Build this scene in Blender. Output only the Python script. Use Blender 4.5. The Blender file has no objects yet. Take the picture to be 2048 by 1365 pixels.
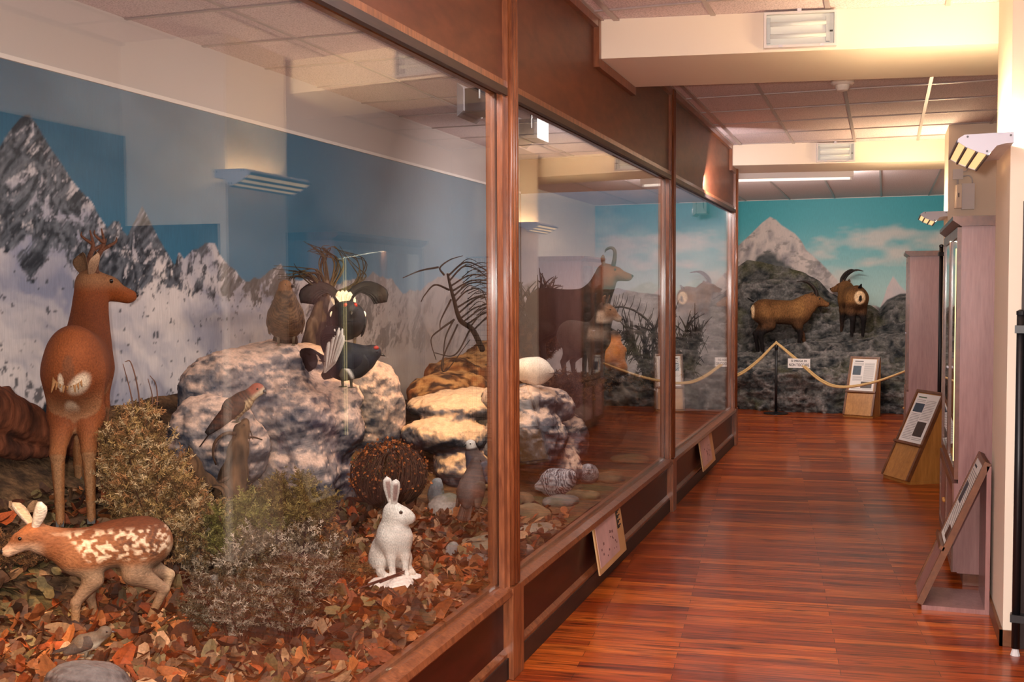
import bpy, math, random
import numpy as np
from mathutils import Vector, Matrix

SC = bpy.context.scene
COL = SC.collection
random.seed(7)
RNG = np.random.default_rng(11)
PI = math.pi

# ------------------------------------------------------------------ camera
F_PX, YAW, PITCH, ROLL = 2177.6, 0.3298, 0.0462, 0.0045
CAM = np.array([1.42, 0.0, 1.55])
def _axes():
    cy, sy = math.cos(YAW), math.sin(YAW)
    fwd = np.array([-sy*math.cos(PITCH), cy*math.cos(PITCH), -math.sin(PITCH)])
    right = np.array([cy, sy, 0.0]); up = np.cross(right, fwd)
    c, s = math.cos(ROLL), math.sin(ROLL)
    return fwd, c*right - s*up, s*right + c*up
FWD, RIGHT, UPV = _axes()
cam_data = bpy.data.cameras.new('camera')
cam_data.sensor_width = 36.0
cam_data.lens = F_PX/2048*36.0
cam_data.clip_start = 0.05
camera = bpy.data.objects.new('camera', cam_data)
COL.objects.link(camera)
M = Matrix(((RIGHT[0], UPV[0], -FWD[0], CAM[0]), (RIGHT[1], UPV[1], -FWD[1], CAM[1]),
            (RIGHT[2], UPV[2], -FWD[2], CAM[2]), (0, 0, 0, 1)))
camera.matrix_world = M
SC.camera = camera

def at(px, py, ax, v):
    """point of the real room seen at a pixel of the photo, on the plane ax = v"""
    d = FWD*F_PX + RIGHT*(px-1024) + UPV*(682.5-py)
    i = 'XYZ'.index(ax)
    return CAM + d*((v-CAM[i])/d[i])

# ------------------------------------------------------------------ light
SC.view_settings.view_transform = 'Standard'
SC.view_settings.look = 'None'
SC.view_settings.gamma = 1.0
SC.view_settings.exposure = 0.0
world = bpy.data.worlds.new('world'); SC.world = world
world.use_nodes = True
world.node_tree.nodes['Background'].inputs[0].default_value = (1.0, 0.93, 0.88, 1)
world.node_tree.nodes['Background'].inputs[1].default_value = 0.05

def area(name, loc, target, sx, sy, power, col, spread=None):
    d = bpy.data.lights.new(name, 'AREA'); d.shape = 'RECTANGLE'
    d.size = sx; d.size_y = sy; d.energy = power; d.color = col
    if spread: d.spread = spread
    o = bpy.data.objects.new(name, d); COL.objects.link(o)
    o.location = loc
    v = Vector(target)-Vector(loc)
    o.rotation_euler = v.to_track_quat('-Z', 'Y').to_euler()
    return o
def spot(name, loc, target, power, col, ang, blend=0.5, rad=0.03):
    d = bpy.data.lights.new(name, 'SPOT'); d.energy = power; d.color = col
    d.spot_size = ang; d.spot_blend = blend; d.shadow_soft_size = rad
    o = bpy.data.objects.new(name, d); COL.objects.link(o); o.location = loc
    o.rotation_euler = (Vector(target)-Vector(loc)).to_track_quat('-Z', 'Y').to_euler()
    return o
WARM = (1.0, 0.80, 0.56); NEUT = (1.0, 0.90, 0.90)
# unseen fill lights under the ceiling, added to raise the ambient level
area('hall_fill', (1.0, 0.9, 2.9), (1.0, 0.9, 0), 0.5, 1.5, 108, NEUT)
area('corridor_fill', (1.1, 3.4, 2.9), (1.1, 3.4, 0), 0.6, 1.2, 28, NEUT)  # overhead fill added in the corridor; no window lets daylight in
area('hall_fill_rear', (1.0, -1.6, 2.9), (1.0, -1.6, 0), 1.0, 1.5, 70, NEUT)
# the photographer's flash, left of the lens
fl = bpy.data.lights.new('camera_flash', 'AREA'); fl.shape = 'DISK'; fl.size = 0.06; fl.energy = 145; fl.color = (1.0, 0.90, 0.84)
flo = bpy.data.objects.new('camera_flash', fl); COL.objects.link(flo)
flo.location = Vector(CAM - 0.10*RIGHT + 0.05*UPV - 0.02*FWD)
flo.rotation_euler = camera.matrix_world.to_euler()
# tubes hidden behind the header of the display case
area('case_tubes_near', (-0.18, 2.5, 2.45), (-1.1, 2.5, 0.4), 3.2, 0.10, 36, (1.0, 0.86, 0.78))
area('case_tubes_middle', (-0.18, 5.9, 2.45), (-1.3, 5.9, 0.5), 3.0, 0.10, 48, (1.0, 0.86, 0.80))
area('case_tubes_far', (-0.20, 8.9, 2.45), (-1.4, 10.9, 1.0), 1.8, 0.10, 75, (1.0, 0.88, 0.86))
# tube in the end bay
area('end_bay_tube', (0.55, 11.9, 2.62), (0.7, 15.0, 0.9), 1.2, 0.08, 45, (1.0, 0.92, 0.84))

# ------------------------------------------------------------------ numpy noise
def _hash(ix, iy, iz, seed):
    h = (ix.astype(np.int64)*374761393 + iy.astype(np.int64)*668265263 + iz.astype(np.int64)*2147483647 + seed*1274126177) & 0xFFFFFFFF
    h = ((h ^ (h >> 13))*1274126177) & 0xFFFFFFFF
    h = ((h ^ (h >> 16))*2246822519) & 0xFFFFFFFF
    return ((h ^ (h >> 15)) & 0xFFFFFF)/float(0xFFFFFF)
def vnoise(p, seed=0):
    p = np.asarray(p, float); i = np.floor(p).astype(np.int64); f = p-i; f = f*f*(3-2*f)
    r = 0
    for dx in (0, 1):
        for dy in (0, 1):
            for dz in (0, 1):
                w = (f[..., 0] if dx else 1-f[..., 0])*(f[..., 1] if dy else 1-f[..., 1])*(f[..., 2] if dz else 1-f[..., 2])
                r = r + w*_hash(i[..., 0]+dx, i[..., 1]+dy, i[..., 2]+dz, seed)
    return r
def fbm(p, octv=4, seed=0, gain=0.5):
    p = np.asarray(p, float); a = 1.0; s = 0; t = 0
    for o in range(octv):
        s = s + a*vnoise(p*(2.03**o), seed+o*17); t += a; a *= gain
    return s/t
def ridged(p, octv=4, seed=0):
    p = np.asarray(p, float); a = 1.0; s = 0; t = 0
    for o in range(octv):
        s = s + a*(1-np.abs(2*vnoise(p*(2.1**o), seed+o*31)-1)); t += a; a *= 0.55
    return s/t
def sstep(a, b, x):
    t = np.clip((x-a)/(b-a), 0, 1); return t*t*(3-2*t)
def lin(r, g, b):
    f = lambda v: (v/255/12.92 if v <= 10.31 else ((v/255+0.055)/1.055)**2.4)
    return np.array([f(r), f(g), f(b)])
def mixc(a, b, t):
    t = np.asarray(t)[..., None]; return a*(1-t)+b*t

# ------------------------------------------------------------------ materials
MATS = {}
def _nt(name):
    m = bpy.data.materials.new(name); m.use_nodes = True
    nt = m.node_tree; b = nt.nodes['Principled BSDF']
    return m, nt, b, nt.nodes.new, nt.links.new
def plain(name, rgb, rough=0.6, metal=0.0, spec=0.5, var=0.06, vscale=6.0, bump=0.0, bscale=60.0, emit=0.0, coat=0.0):
    if name in MATS: return MATS[name]
    m, nt, b, N, L = _nt(name)
    tc = N('ShaderNodeTexCoord'); no = N('ShaderNodeTexNoise'); no.inputs['Scale'].default_value = vscale; no.inputs['Detail'].default_value = 5
    L(tc.outputs['Object'], no.inputs['Vector'])
    mr = N('ShaderNodeMapRange'); mr.inputs['To Min'].default_value = 1-var*2; mr.inputs['To Max'].default_value = 1+var*2
    L(no.outputs['Fac'], mr.inputs['Value'])
    mx = N('ShaderNodeVectorMath'); mx.operation = 'SCALE'; c = lin(*rgb)
    mx.inputs[0].default_value = tuple(c); L(mr.outputs[0], mx.inputs['Scale'])
    L(mx.outputs[0], b.inputs['Base Color'])
    b.inputs['Roughness'].default_value = rough; b.inputs['Metallic'].default_value = metal
    b.inputs['Specular IOR Level'].default_value = spec
    if coat: b.inputs['Coat Weight'].default_value = coat
    if bump:
        n2 = N('ShaderNodeTexNoise'); n2.inputs['Scale'].default_value = bscale; n2.inputs['Detail'].default_value = 6
        L(tc.outputs['Object'], n2.inputs['Vector'])
        bp = N('ShaderNodeBump'); bp.inputs['Strength'].default_value = bump; bp.inputs['Distance'].default_value = 0.01
        L(n2.outputs['Fac'], bp.inputs['Height']); L(bp.outputs['Normal'], b.inputs['Normal'])
    if emit:
        L(mx.outputs[0], b.inputs['Emission Color']); b.inputs['Emission Strength'].default_value = emit
    MATS[name] = m; return m
def wood(name, c1, c2, stretch=(1, 1, 12), scale=3.0, rough=0.4, bump=0.1, coat=0.0, spec=0.5):
    """stretch: the larger the number the finer the grain across that axis; small = along the grain"""
    if name in MATS: return MATS[name]
    m, nt, b, N, L = _nt(name)
    tc = N('ShaderNodeTexCoord'); mp = N('ShaderNodeMapping'); mp.inputs['Scale'].default_value = stretch
    L(tc.outputs['Object'], mp.inputs['Vector'])
    n1 = N('ShaderNodeTexNoise'); n1.inputs['Scale'].default_value = scale; n1.inputs['Detail'].default_value = 6; n1.inputs['Distortion'].default_value = 1.2
    L(mp.outputs[0], n1.inputs['Vector'])
    n2 = N('ShaderNodeTexNoise'); n2.inputs['Scale'].default_value = scale*5; n2.inputs['Detail'].default_value = 4
    L(mp.outputs[0], n2.inputs['Vector'])
    ad = N('ShaderNodeMath'); ad.operation = 'MULTIPLY_ADD'; ad.inputs[1].default_value = 0.4; L(n2.outputs['Fac'], ad.inputs[0])
    sc = N('ShaderNodeMath'); sc.operation = 'MULTIPLY'; sc.inputs[1].default_value = 0.6; L(n1.outputs['Fac'], sc.inputs[0]); L(sc.outputs[0], ad.inputs[2])
    cr = N('ShaderNodeValToRGB'); cr.color_ramp.elements[0].position = 0.32; cr.color_ramp.elements[1].position = 0.68
    cr.color_ramp.elements[0].color = (*lin(*c1), 1); cr.color_ramp.elements[1].color = (*lin(*c2), 1)
    L(ad.outputs[0], cr.inputs[0]); L(cr.outputs[0], b.inputs['Base Color'])
    b.inputs['Roughness'].default_value = rough; b.inputs['Specular IOR Level'].default_value = spec
    if coat: b.inputs['Coat Weight'].default_value = coat; b.inputs['Coat Roughness'].default_value = 0.12
    bp = N('ShaderNodeBump'); bp.inputs['Strength'].default_value = bump; bp.inputs['Distance'].default_value = 0.004
    L(ad.outputs[0], bp.inputs['Height']); L(bp.outputs['Normal'], b.inputs['Normal'])
    MATS[name] = m; return m
def vcol(name, rough=0.8, spec=0.3, bump=0.4, bscale=90.0, bdist=0.006, stretch=(1, 1, 1), var=0.12, sheen=0.0, vscale=None):
    """colour attribute multiplied by fine noise, with a bump: fur, feather, rock, soil, painted canvas"""
    if name in MATS: return MATS[name]
    m, nt, b, N, L = _nt(name)
    at_ = N('ShaderNodeAttribute'); at_.attribute_name = 'Col'
    tc = N('ShaderNodeTexCoord'); mp = N('ShaderNodeMapping'); mp.inputs['Scale'].default_value = stretch
    L(tc.outputs['Object'], mp.inputs['Vector'])
    no = N('ShaderNodeTexNoise'); no.inputs['Scale'].default_value = vscale or bscale; no.inputs['Detail'].default_value = 5
    L(mp.outputs[0], no.inputs['Vector'])
    mr = N('ShaderNodeMapRange'); mr.inputs['From Min'].default_value = 0.25; mr.inputs['From Max'].default_value = 0.75
    mr.inputs['To Min'].default_value = 1-var*2; mr.inputs['To Max'].default_value = 1+var*2; mr.clamp = False
    L(no.outputs['Fac'], mr.inputs['Value'])
    mx = N('ShaderNodeVectorMath'); mx.operation = 'SCALE'; L(at_.outputs['Color'], mx.inputs[0]); L(mr.outputs[0], mx.inputs['Scale'])
    L(mx.outputs[0], b.inputs['Base Color'])
    b.inputs['Roughness'].default_value = rough; b.inputs['Specular IOR Level'].default_value = spec
    if sheen: b.inputs['Sheen Weight'].default_value = sheen
    if bump:
        n2 = N('ShaderNodeTexNoise'); n2.inputs['Scale'].default_value = bscale; n2.inputs['Detail'].default_value = 6
        L(mp.outputs[0], n2.inputs['Vector'])
        bp = N('ShaderNodeBump'); bp.inputs['Strength'].default_value = bump; bp.inputs['Distance'].default_value = bdist
        L(n2.outputs['Fac'], bp.inputs['Height']); L(bp.outputs['Normal'], b.inputs['Normal'])
    MATS[name] = m; return m
def emitter(name, rgb, strength):
    if name in MATS: return MATS[name]
    m, nt, b, N, L = _nt(name)
    b.inputs['Base Color'].default_value = (*lin(*rgb), 1)
    b.inputs['Emission Color'].default_value = (*lin(*rgb), 1); b.inputs['Emission Strength'].default_value = strength
    MATS[name] = m; return m
def glass(name, tint=(0.97, 0.985, 0.98), ior=1.53):
    if name in MATS: return MATS[name]
    m, nt, b, N, L = _nt(name); nt.nodes.remove(b)
    geo = N('ShaderNodeNewGeometry'); mr = N('ShaderNodeMapRange')
    mr.inputs['To Min'].default_value = ior; mr.inputs['To Max'].default_value = 1/ior
    L(geo.outputs['Backfacing'], mr.inputs['Value'])
    fr = N('ShaderNodeFresnel'); L(mr.outputs[0], fr.inputs['IOR'])
    tr = N('ShaderNodeBsdfTransparent'); tr.inputs[0].default_value = (*tint, 1)
    gl = N('ShaderNodeBsdfGlossy'); gl.inputs['Roughness'].default_value = 0.0; gl.inputs['Color'].default_value = (1, 1, 1, 1)
    mx = N('ShaderNodeMixShader'); L(fr.outputs[0], mx.inputs[0]); L(tr.outputs[0], mx.inputs[1]); L(gl.outputs[0], mx.inputs[2])
    L(mx.outputs[0], nt.nodes['Material Output'].inputs['Surface'])
    MATS[name] = m; return m

# ------------------------------------------------------------------ mesh builder
def _nrm(v):
    v = np.asarray(v, float); n = np.linalg.norm(v); return v/n if n > 1e-12 else v
def frame(t, ref=(0, 0, 1)):
    t = _nrm(t); s = np.cross(t, ref)
    if np.linalg.norm(s) < 1e-4: s = np.cross(t, (1, 0, 0))
    if np.linalg.norm(s) < 1e-4: s = np.cross(t, (0, 1, 0))
    s = _nrm(s); return t, s, np.cross(s, t)
def crom(pts, n):
    """Catmull-Rom through rows of pts -> n samples"""
    P = np.asarray(pts, float); P = np.vstack([2*P[0]-P[1], P, 2*P[-1]-P[-2]])
    out = []
    m = len(P)-3
    for u in np.linspace(0, m, n):
        i = min(int(u), m-1); t = u-i
        a, b, c, d = P[i], P[i+1], P[i+2], P[i+3]
        out.append(0.5*((2*b)+(-a+c)*t+(2*a-5*b+4*c-d)*t*t+(-a+3*b-3*c+d)*t**3))
    return np.array(out)
class MB:
    def __init__(s): s.v = []; s.f = []; s.c = []; s.n = 0; s.col = (0.8, 0.8, 0.8); s.mi = []; s.m = 0
    def add(s, v, f, c=None):
        v = np.asarray(v, float).reshape(-1, 3); s.v.append(v)
        o = s.n
        for q in f: s.f.append(tuple(int(i)+o for i in q)); s.mi.append(s.m)
        if c is None: c = np.tile(np.asarray(s.col, float), (len(v), 1))
        else:
            c = np.asarray(c, float)
            if c.ndim == 1: c = np.tile(c, (len(v), 1))
        s.c.append(c); s.n += len(v); return s
    def box(s, lo, hi, R=None, org=None):
        lo = np.asarray(lo, float); hi = np.asarray(hi, float)
        v = np.array([[(lo, hi)[i][0], (lo, hi)[j][1], (lo, hi)[k][2]] for i in (0, 1) for j in (0, 1) for k in (0, 1)])
        if R is not None:
            o = np.zeros(3) if org is None else np.asarray(org, float)
            v = (v-o)@np.asarray(R).T+o
        return s.add(v, [(0, 1, 3, 2), (4, 6, 7, 5), (0, 4, 5, 1), (2, 3, 7, 6), (0, 2, 6, 4), (1, 5, 7, 3)])
    def prism(s, poly, z0, z1, ax='Z', R=None):
        """poly in the plane across ax, extruded z0..z1 along ax (ax Y: poly is (x, z); ax X: poly is (y, z))"""
        n = len(poly); P = []
        for z in (z0, z1):
            for a, b in poly:
                P.append((a, b, z) if ax == 'Z' else ((a, z, b) if ax == 'Y' else (z, a, b)))
        f = [tuple(range(n)), tuple(range(2*n-1, n-1, -1))]
        for i in range(n): f.append((i, i+n, (i+1) % n+n, (i+1) % n))
        P = np.array(P)
        if R is not None: P = P@np.asarray(R).T
        return s.add(P, f)
    def tube(s, pts, r, seg=8, c=None, cap=True, ref=(0, 0, 1)):
        P = np.asarray(pts, float); n = len(P)
        r = np.broadcast_to(np.asarray(r, float), (n,)) if np.ndim(r) < 2 else np.asarray(r, float)
        V = []; pu = None
        for i in range(n):
            t = P[min(i+1, n-1)]-P[max(i-1, 0)]
            if pu is None: t, sd, up = frame(t, ref)
            else:
                t = _nrm(t); sd = _nrm(np.cross(t, pu)); up = np.cross(sd, t)
            pu = up
            for k in range(seg):
                a = 2*PI*k/seg
                ra, rb = (r[i], r[i]) if r.ndim == 1 else r[i]
                V.append(P[i]+sd*math.cos(a)*ra+up*math.sin(a)*rb)
        f = []
        for i in range(n-1):
            for k in range(seg):
                f.append((i*seg+k, i*seg+(k+1) % seg, (i+1)*seg+(k+1) % seg, (i+1)*seg+k))
        if cap: f.append(tuple(range(seg-1, -1, -1))); f.append(tuple((n-1)*seg+k for k in range(seg)))
        if c is not None and np.ndim(c) == 2: c = np.repeat(np.asarray(c), seg, axis=0)
        return s.add(V, f, c)
    def lathe(s, prof, seg=24, org=(0, 0, 0), ax='Z'):
        V = []; n = len(prof)
        for r_, z in prof:
            for k in range(seg):
                a = 2*PI*k/seg; p = (r_*math.cos(a), r_*math.sin(a), z)
                if ax == 'Y': p = (p[0], p[2], p[1])
                if ax == 'X': p = (p[2], p[0], p[1])
                V.append((p[0]+org[0], p[1]+org[1], p[2]+org[2]))
        f = []
        for i in range(n-1):
            for k in range(seg): f.append((i*seg+k, i*seg+(k+1) % seg, (i+1)*seg+(k+1) % seg, (i+1)*seg+k))
        f.append(tuple(range(seg-1, -1, -1))); f.append(tuple((n-1)*seg+k for k in range(seg)))
        return s.add(V, f)
    def ball(s, c, r, seg=12, rings=8, col=None):
        r = np.broadcast_to(np.asarray(r, float), (3,)); V = [(0, 0, -1)]
        for i in range(1, rings):
            th = PI*i/rings
            for k in range(seg): V.append((math.sin(th)*math.cos(2*PI*k/seg), math.sin(th)*math.sin(2*PI*k/seg), -math.cos(th)))
        V.append((0, 0, 1)); V = np.array(V)*r+np.asarray(c, float); f = []
        for k in range(seg): f.append((0, 1+(k+1) % seg, 1+k))
        for i in range(rings-2):
            for k in range(seg): f.append((1+i*seg+k, 1+i*seg+(k+1) % seg, 1+(i+1)*seg+(k+1) % seg, 1+(i+1)*seg+k))
        l = len(V)-1; b0 = 1+(rings-2)*seg
        for k in range(seg): f.append((l, b0+k, b0+(k+1) % seg))
        return s.add(V, f, col)
    def leaf(s, base, d, nrm, length, prof, cup=0.2, thick=0.003, bend=0.0, nu=8, nv=5, cin=None, cout=None, colf=None):
        """a curved two-sided blade (ear, feather, petal): prof(u) half width"""
        d = _nrm(d); nrm = np.asarray(nrm, float); nrm = _nrm(nrm-d*np.dot(nrm, d)); sd = np.cross(d, nrm)
        V = []; C = []
        for lay in (0, 1):
            for i in range(nu):
                u = i/(nu-1)
                for j in range(nv):
                    v = 2*j/(nv-1)-1; w = prof(u)
                    p = np.asarray(base)+d*length*u+sd*w*v+nrm*(cup*w*(v*v-0.5)+bend*u*u*length)-nrm*thick*lay
                    V.append(p)
                    if colf is not None: C.append(colf(u, v, lay))
                    else: C.append((cin if cin is not None else s.col) if lay == 0 else (cout if cout is not None else s.col))
        f = []; o = nu*nv
        for i in range(nu-1):
            for j in range(nv-1):
                q = (i*nv+j, (i+1)*nv+j, (i+1)*nv+j+1, i*nv+j+1)
                f.append(q); f.append(tuple(o+x for x in q[::-1]))
        rim = [j for j in range(nv)]+[i*nv+nv-1 for i in range(1, nu)]+[(nu-1)*nv+j for j in range(nv-2, -1, -1)]+[i*nv for i in range(nu-2, 0, -1)]
        for a, b in zip(rim, rim[1:]+rim[:1]): f.append((a, b, o+b, o+a))
        return s.add(V, f, np.array(C))
    def mesh(s, name, smooth=False):
        me = bpy.data.meshes.new(name)
        V = np.concatenate(s.v) if s.v else np.zeros((0, 3)); C = np.concatenate(s.c)
        nl = [len(q) for q in s.f]; flat = np.fromiter((i for q in s.f for i in q), dtype=np.int32, count=sum(nl))
        me.vertices.add(len(V)); me.vertices.foreach_set('co', V.astype(np.float32).ravel())
        me.loops.add(len(flat)); me.loops.foreach_set('vertex_index', flat)
        me.polygons.add(len(nl)); st = np.concatenate([[0], np.cumsum(nl)[:-1]]).astype(np.int32)
        me.polygons.foreach_set('loop_start', st)
        me.polygons.foreach_set('use_smooth', np.full(len(nl), smooth))
        me.polygons.foreach_set('material_index', np.array(s.mi, dtype=np.int32))
        me.update(calc_edges=True); me.validate()
        a = me.color_attributes.new('Col', 'FLOAT_COLOR', 'POINT')
        if len(a.data) == len(C):
            a.data.foreach_set('color', np.hstack([np.clip(C, 0, 1), np.ones((len(C), 1))]).astype(np.float32).ravel())
        return me
    def build(s, name, mat, parent=None, loc=(0, 0, 0), rz=0.0, smooth=False, fix=False, mats=None):
        me = s.mesh(name, smooth)
        for m_ in (mats or [mat]): me.materials.append(m_)
        if fix:
            import bmesh
            bm = bmesh.new(); bm.from_mesh(me); bmesh.ops.recalc_face_normals(bm, faces=bm.faces); bm.to_mesh(me); bm.free()
        o = bpy.data.objects.new(name, me); COL.objects.link(o)
        o.location = loc; o.rotation_euler = (0, 0, rz)
        if parent: o.parent = parent
        return o
def tag(o, label=None, cat=None, group=None, kind=None):
    if label: o['label'] = label
    if cat: o['category'] = cat
    if group: o['group'] = group
    if kind: o['kind'] = kind
    return o
def thing(name, label, cat, loc=(0, 0, 0), rz=0.0, group=None):
    o = bpy.data.objects.new(name, None); COL.objects.link(o); o.empty_display_size = 0.1
    o.location = loc; o.rotation_euler = (0, 0, rz)
    return tag(o, label, cat, group)
def struct(name, mb, mat, label=None, **k):
    o = mb.build(name, mat, **k); o['kind'] = 'structure'
    if label: o['label'] = label
    return o

# ------------------------------------------------------------------ sculpting: smooth distance field -> surface
class Sculpt:
    def __init__(s, lo, hi, h):
        s.lo = np.asarray(lo, float); s.h = h
        s.n = np.ceil((np.asarray(hi)-s.lo)/h).astype(int)+1
        s.d = np.full(s.n, 0.2, np.float32)
    def _sub(s, lo, hi, pad):
        a = np.clip(np.floor((lo-pad-s.lo)/s.h).astype(int), 0, s.n-1); b = np.clip(np.ceil((hi+pad-s.lo)/s.h).astype(int)+1, 1, s.n)
        sl = tuple(slice(x, y) for x, y in zip(a, b))
        g = np.meshgrid(*[s.lo[i]+s.h*np.arange(a[i], b[i]) for i in range(3)], indexing='ij')
        return sl, np.stack(g, -1)
    def _put(s, sl, dn, k, cut=False):
        d0 = s.d[sl]; dn = dn.astype(np.float32)
        if cut:
            h = np.maximum(k-np.abs(d0+dn), 0)/k; s.d[sl] = np.maximum(d0, -dn)+h*h*k*0.25
        else:
            h = np.maximum(k-np.abs(d0-dn), 0)/k; s.d[sl] = np.minimum(d0, dn)-h*h*k*0.25
    def cone(s, a, b, ra, rb, k=0.03, sq=1.0):
        """tapered limb from a to b; sq widens it across Y"""
        a = np.asarray(a, float); b = np.asarray(b, float); r = max(ra, rb)*max(1, sq)
        sl, P = s._sub(np.minimum(a, b)-r, np.maximum(a, b)+r, k+0.06)
        if P.size == 0: return s
        w = np.array([1, 1/sq, 1]); ab = (b-a)*w; q = (P-a)*w
        t = np.clip(q@ab/max(ab@ab, 1e-9), 0, 1)
        d = np.linalg.norm(q-t[..., None]*ab, axis=-1)-(ra+(rb-ra)*t)
        s._put(sl, d, k); return s
    def ell(s, c, r, k=0.03, rz=0.0, ry=0.0, cut=False):
        c = np.asarray(c, float); r = np.asarray(r, float)
        sl, P = s._sub(c-r.max(), c+r.max(), k+0.06)
        if P.size == 0: return s
        q = P-c
        if rz: q = q@np.array([[math.cos(rz), -math.sin(rz), 0], [math.sin(rz), math.cos(rz), 0], [0, 0, 1]])
        if ry: q = q@np.array([[math.cos(ry), 0, math.sin(ry)], [0, 1, 0], [-math.sin(ry), 0, math.cos(ry)]])
        k0 = np.linalg.norm(q/r, axis=-1); k1 = np.linalg.norm(q/(r*r), axis=-1)+1e-6
        s._put(sl, k0*(k0-1)/k1, k, cut); return s
    def chain(s, rows, k=0.03, sq=1.0, n=0):
        R = np.asarray(rows, float)
        if n: R = crom(R, n)
        for p, q in zip(R[:-1], R[1:]): s.cone(p[:3], q[:3], p[3], q[3], k, sq)
        return s
    def surf(s):
        d = s.d; S = d < 0; n = np.array(d.shape)-1
        cs = [S[i:i+n[0], j:j+n[1], k:k+n[2]] for i in (0, 1) for j in (0, 1) for k in (0, 1)]
        al = cs[0].copy(); an = cs[0].copy()
        for c in cs[1:]: al &= c; an |= c
        act = an & ~al; I = np.argwhere(act)
        acc = np.zeros((len(I), 3)); cnt = np.zeros(len(I))
        for ax in range(3):
            o = [a for a in range(3) if a != ax]
            for u in (0, 1):
                for w in (0, 1):
                    p = I.copy(); p[:, o[0]] += u; p[:, o[1]] += w; q = p.copy(); q[:, ax] += 1
                    d0 = d[tuple(p.T)].astype(float); d1 = d[tuple(q.T)].astype(float); mk = (d0 < 0) != (d1 < 0)
                    t = np.where(mk, d0/np.where(mk, d0-d1, 1), 0)
                    x = p.astype(float); x[:, ax] += t
                    acc += x*mk[:, None]; cnt += mk
        V = s.lo+s.h*acc/cnt[:, None]
        idx = -np.ones(n, np.int64); idx[tuple(I.T)] = np.arange(len(I)); F = []
        for ax in range(3):
            o = [(ax+1) % 3, (ax+2) % 3]
            sl0 = [slice(None)]*3; sl1 = [slice(None)]*3; sl0[ax] = slice(0, -1); sl1[ax] = slice(1, None)
            E = np.argwhere(S[tuple(sl0)] != S[tuple(sl1)])
            ok = (E[:, o[0]] > 0) & (E[:, o[1]] > 0) & (E[:, o[0]] < n[o[0]]) & (E[:, o[1]] < n[o[1]]) ; E = E[ok]
            if not len(E): continue
            q = []
            for u, w in ((-1, -1), (0, -1), (0, 0), (-1, 0)):
                c = E.copy(); c[:, o[0]] += u; c[:, o[1]] += w; q.append(idx[tuple(c.T)])
            q = np.stack(q, 1); flip = ~S[tuple(E.T)]; q[flip] = q[flip][:, ::-1]
            F.append(q)
        F = np.concatenate(F); F = F[(F >= 0).all(1)]
        return V, F
def vnormals(V, F):
    n = np.cross(V[F[:, 2]]-V[F[:, 0]], V[F[:, 3]]-V[F[:, 1]]); N = np.zeros_like(V)
    for i in range(4): np.add.at(N, F[:, i], n)
    return N/np.maximum(np.linalg.norm(N, axis=1), 1e-9)[:, None]
def sculpt_build(sc, name, mat, parent, colf, disp=None, loc=(0, 0, 0), rz=0.0):
    V, F = sc.surf(); N = vnormals(V, F)
    if disp is not None: V = V+N*disp(V, N)[:, None]; N = vnormals(V, F)
    C = colf(V, N)
    mb = MB(); mb.v = [V]; mb.c = [C]; mb.f = [tuple(q) for q in F.tolist()]; mb.mi = [0]*len(F); mb.n = len(V)
    return mb.build(name, mat, parent, loc, rz, smooth=True)

# ------------------------------------------------------------------ dimensions of the place
W = 1.92            # corridor face of the pilasters
WR = 2.6            # recessed right wall
ZC = 2.94           # ceiling
ZB = 2.74           # underside of beams
SK = 0.17           # the beams run slightly askew
XB = -2.24          # back wall of the display case
POSTS = [0.67, 4.10, 7.55, 10.96]
ZS, ZT = 0.37, 2.315
YE = 15.6           # end wall
ZA = 2.80           # ceiling of the end bay
def yb(i, x, far=False):
    return ((5.5, 6.33), (10.62, 11.36))[i][1 if far else 0]+SK*x

# ------------------------------------------------------------------ materials of the room
m_wall = plain('cream_plaster', (238, 222, 200), rough=0.7, var=0.02, vscale=2, bump=0.05, bscale=40)
m_white = plain('white_plaster', (232, 222, 214), rough=0.75, var=0.02, vscale=2, bump=0.05, bscale=40)
m_grey = plain('pale_grey_plastic', (214, 208, 206), rough=0.4, var=0.02)
m_dkgrey = plain('slate_grey_paint', (92, 88, 92), rough=0.45, var=0.04)
m_black = plain('black_iron', (18, 17, 20), rough=0.4, var=0.1, spec=0.5)
m_frame = wood('oiled_chestnut', (88, 44, 24), (150, 88, 52), (9, 9, 1), 3.0, rough=0.32, bump=0.15, coat=0.3)
m_panel = wood('brown_plywood_panel', (78, 38, 21), (106, 56, 32), (5, 1, 3), 2.0, rough=0.5, bump=0.06, coat=0.04, spec=0.3)
m_base = wood('dark_mahogany_panel', (40, 11, 7), (66, 20, 12), (5, 1, 4), 2.0, rough=0.38, bump=0.05, coat=0.1, spec=0.3)
m_skirt = wood('blackened_skirting', (34, 20, 16), (58, 34, 24), (4, 1, 8), 2.0, rough=0.5)
m_cab = wood('mauve_brown_veneer', (134, 92, 88), (164, 120, 114), (8, 8, 0.8), 2.4, rough=0.35, bump=0.08, coat=0.15)
m_cabdark = wood('brown_cornice', (86, 48, 34), (128, 78, 54), (3, 3, 3), 2.0, rough=0.35, coat=0.2)
m_oak = wood('honey_oak', (150, 98, 44), (188, 130, 64), (7, 7, 1), 2.2, rough=0.35, bump=0.08, coat=0.15)
m_oakedge = wood('brown_stained_edge', (88, 50, 28), (124, 76, 44), (4, 4, 4), 2.2, rough=0.4)
m_glass = glass('window_glass')
m_glass2 = glass('cabinet_glass', (0.95, 0.98, 0.96), 1.45)

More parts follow.
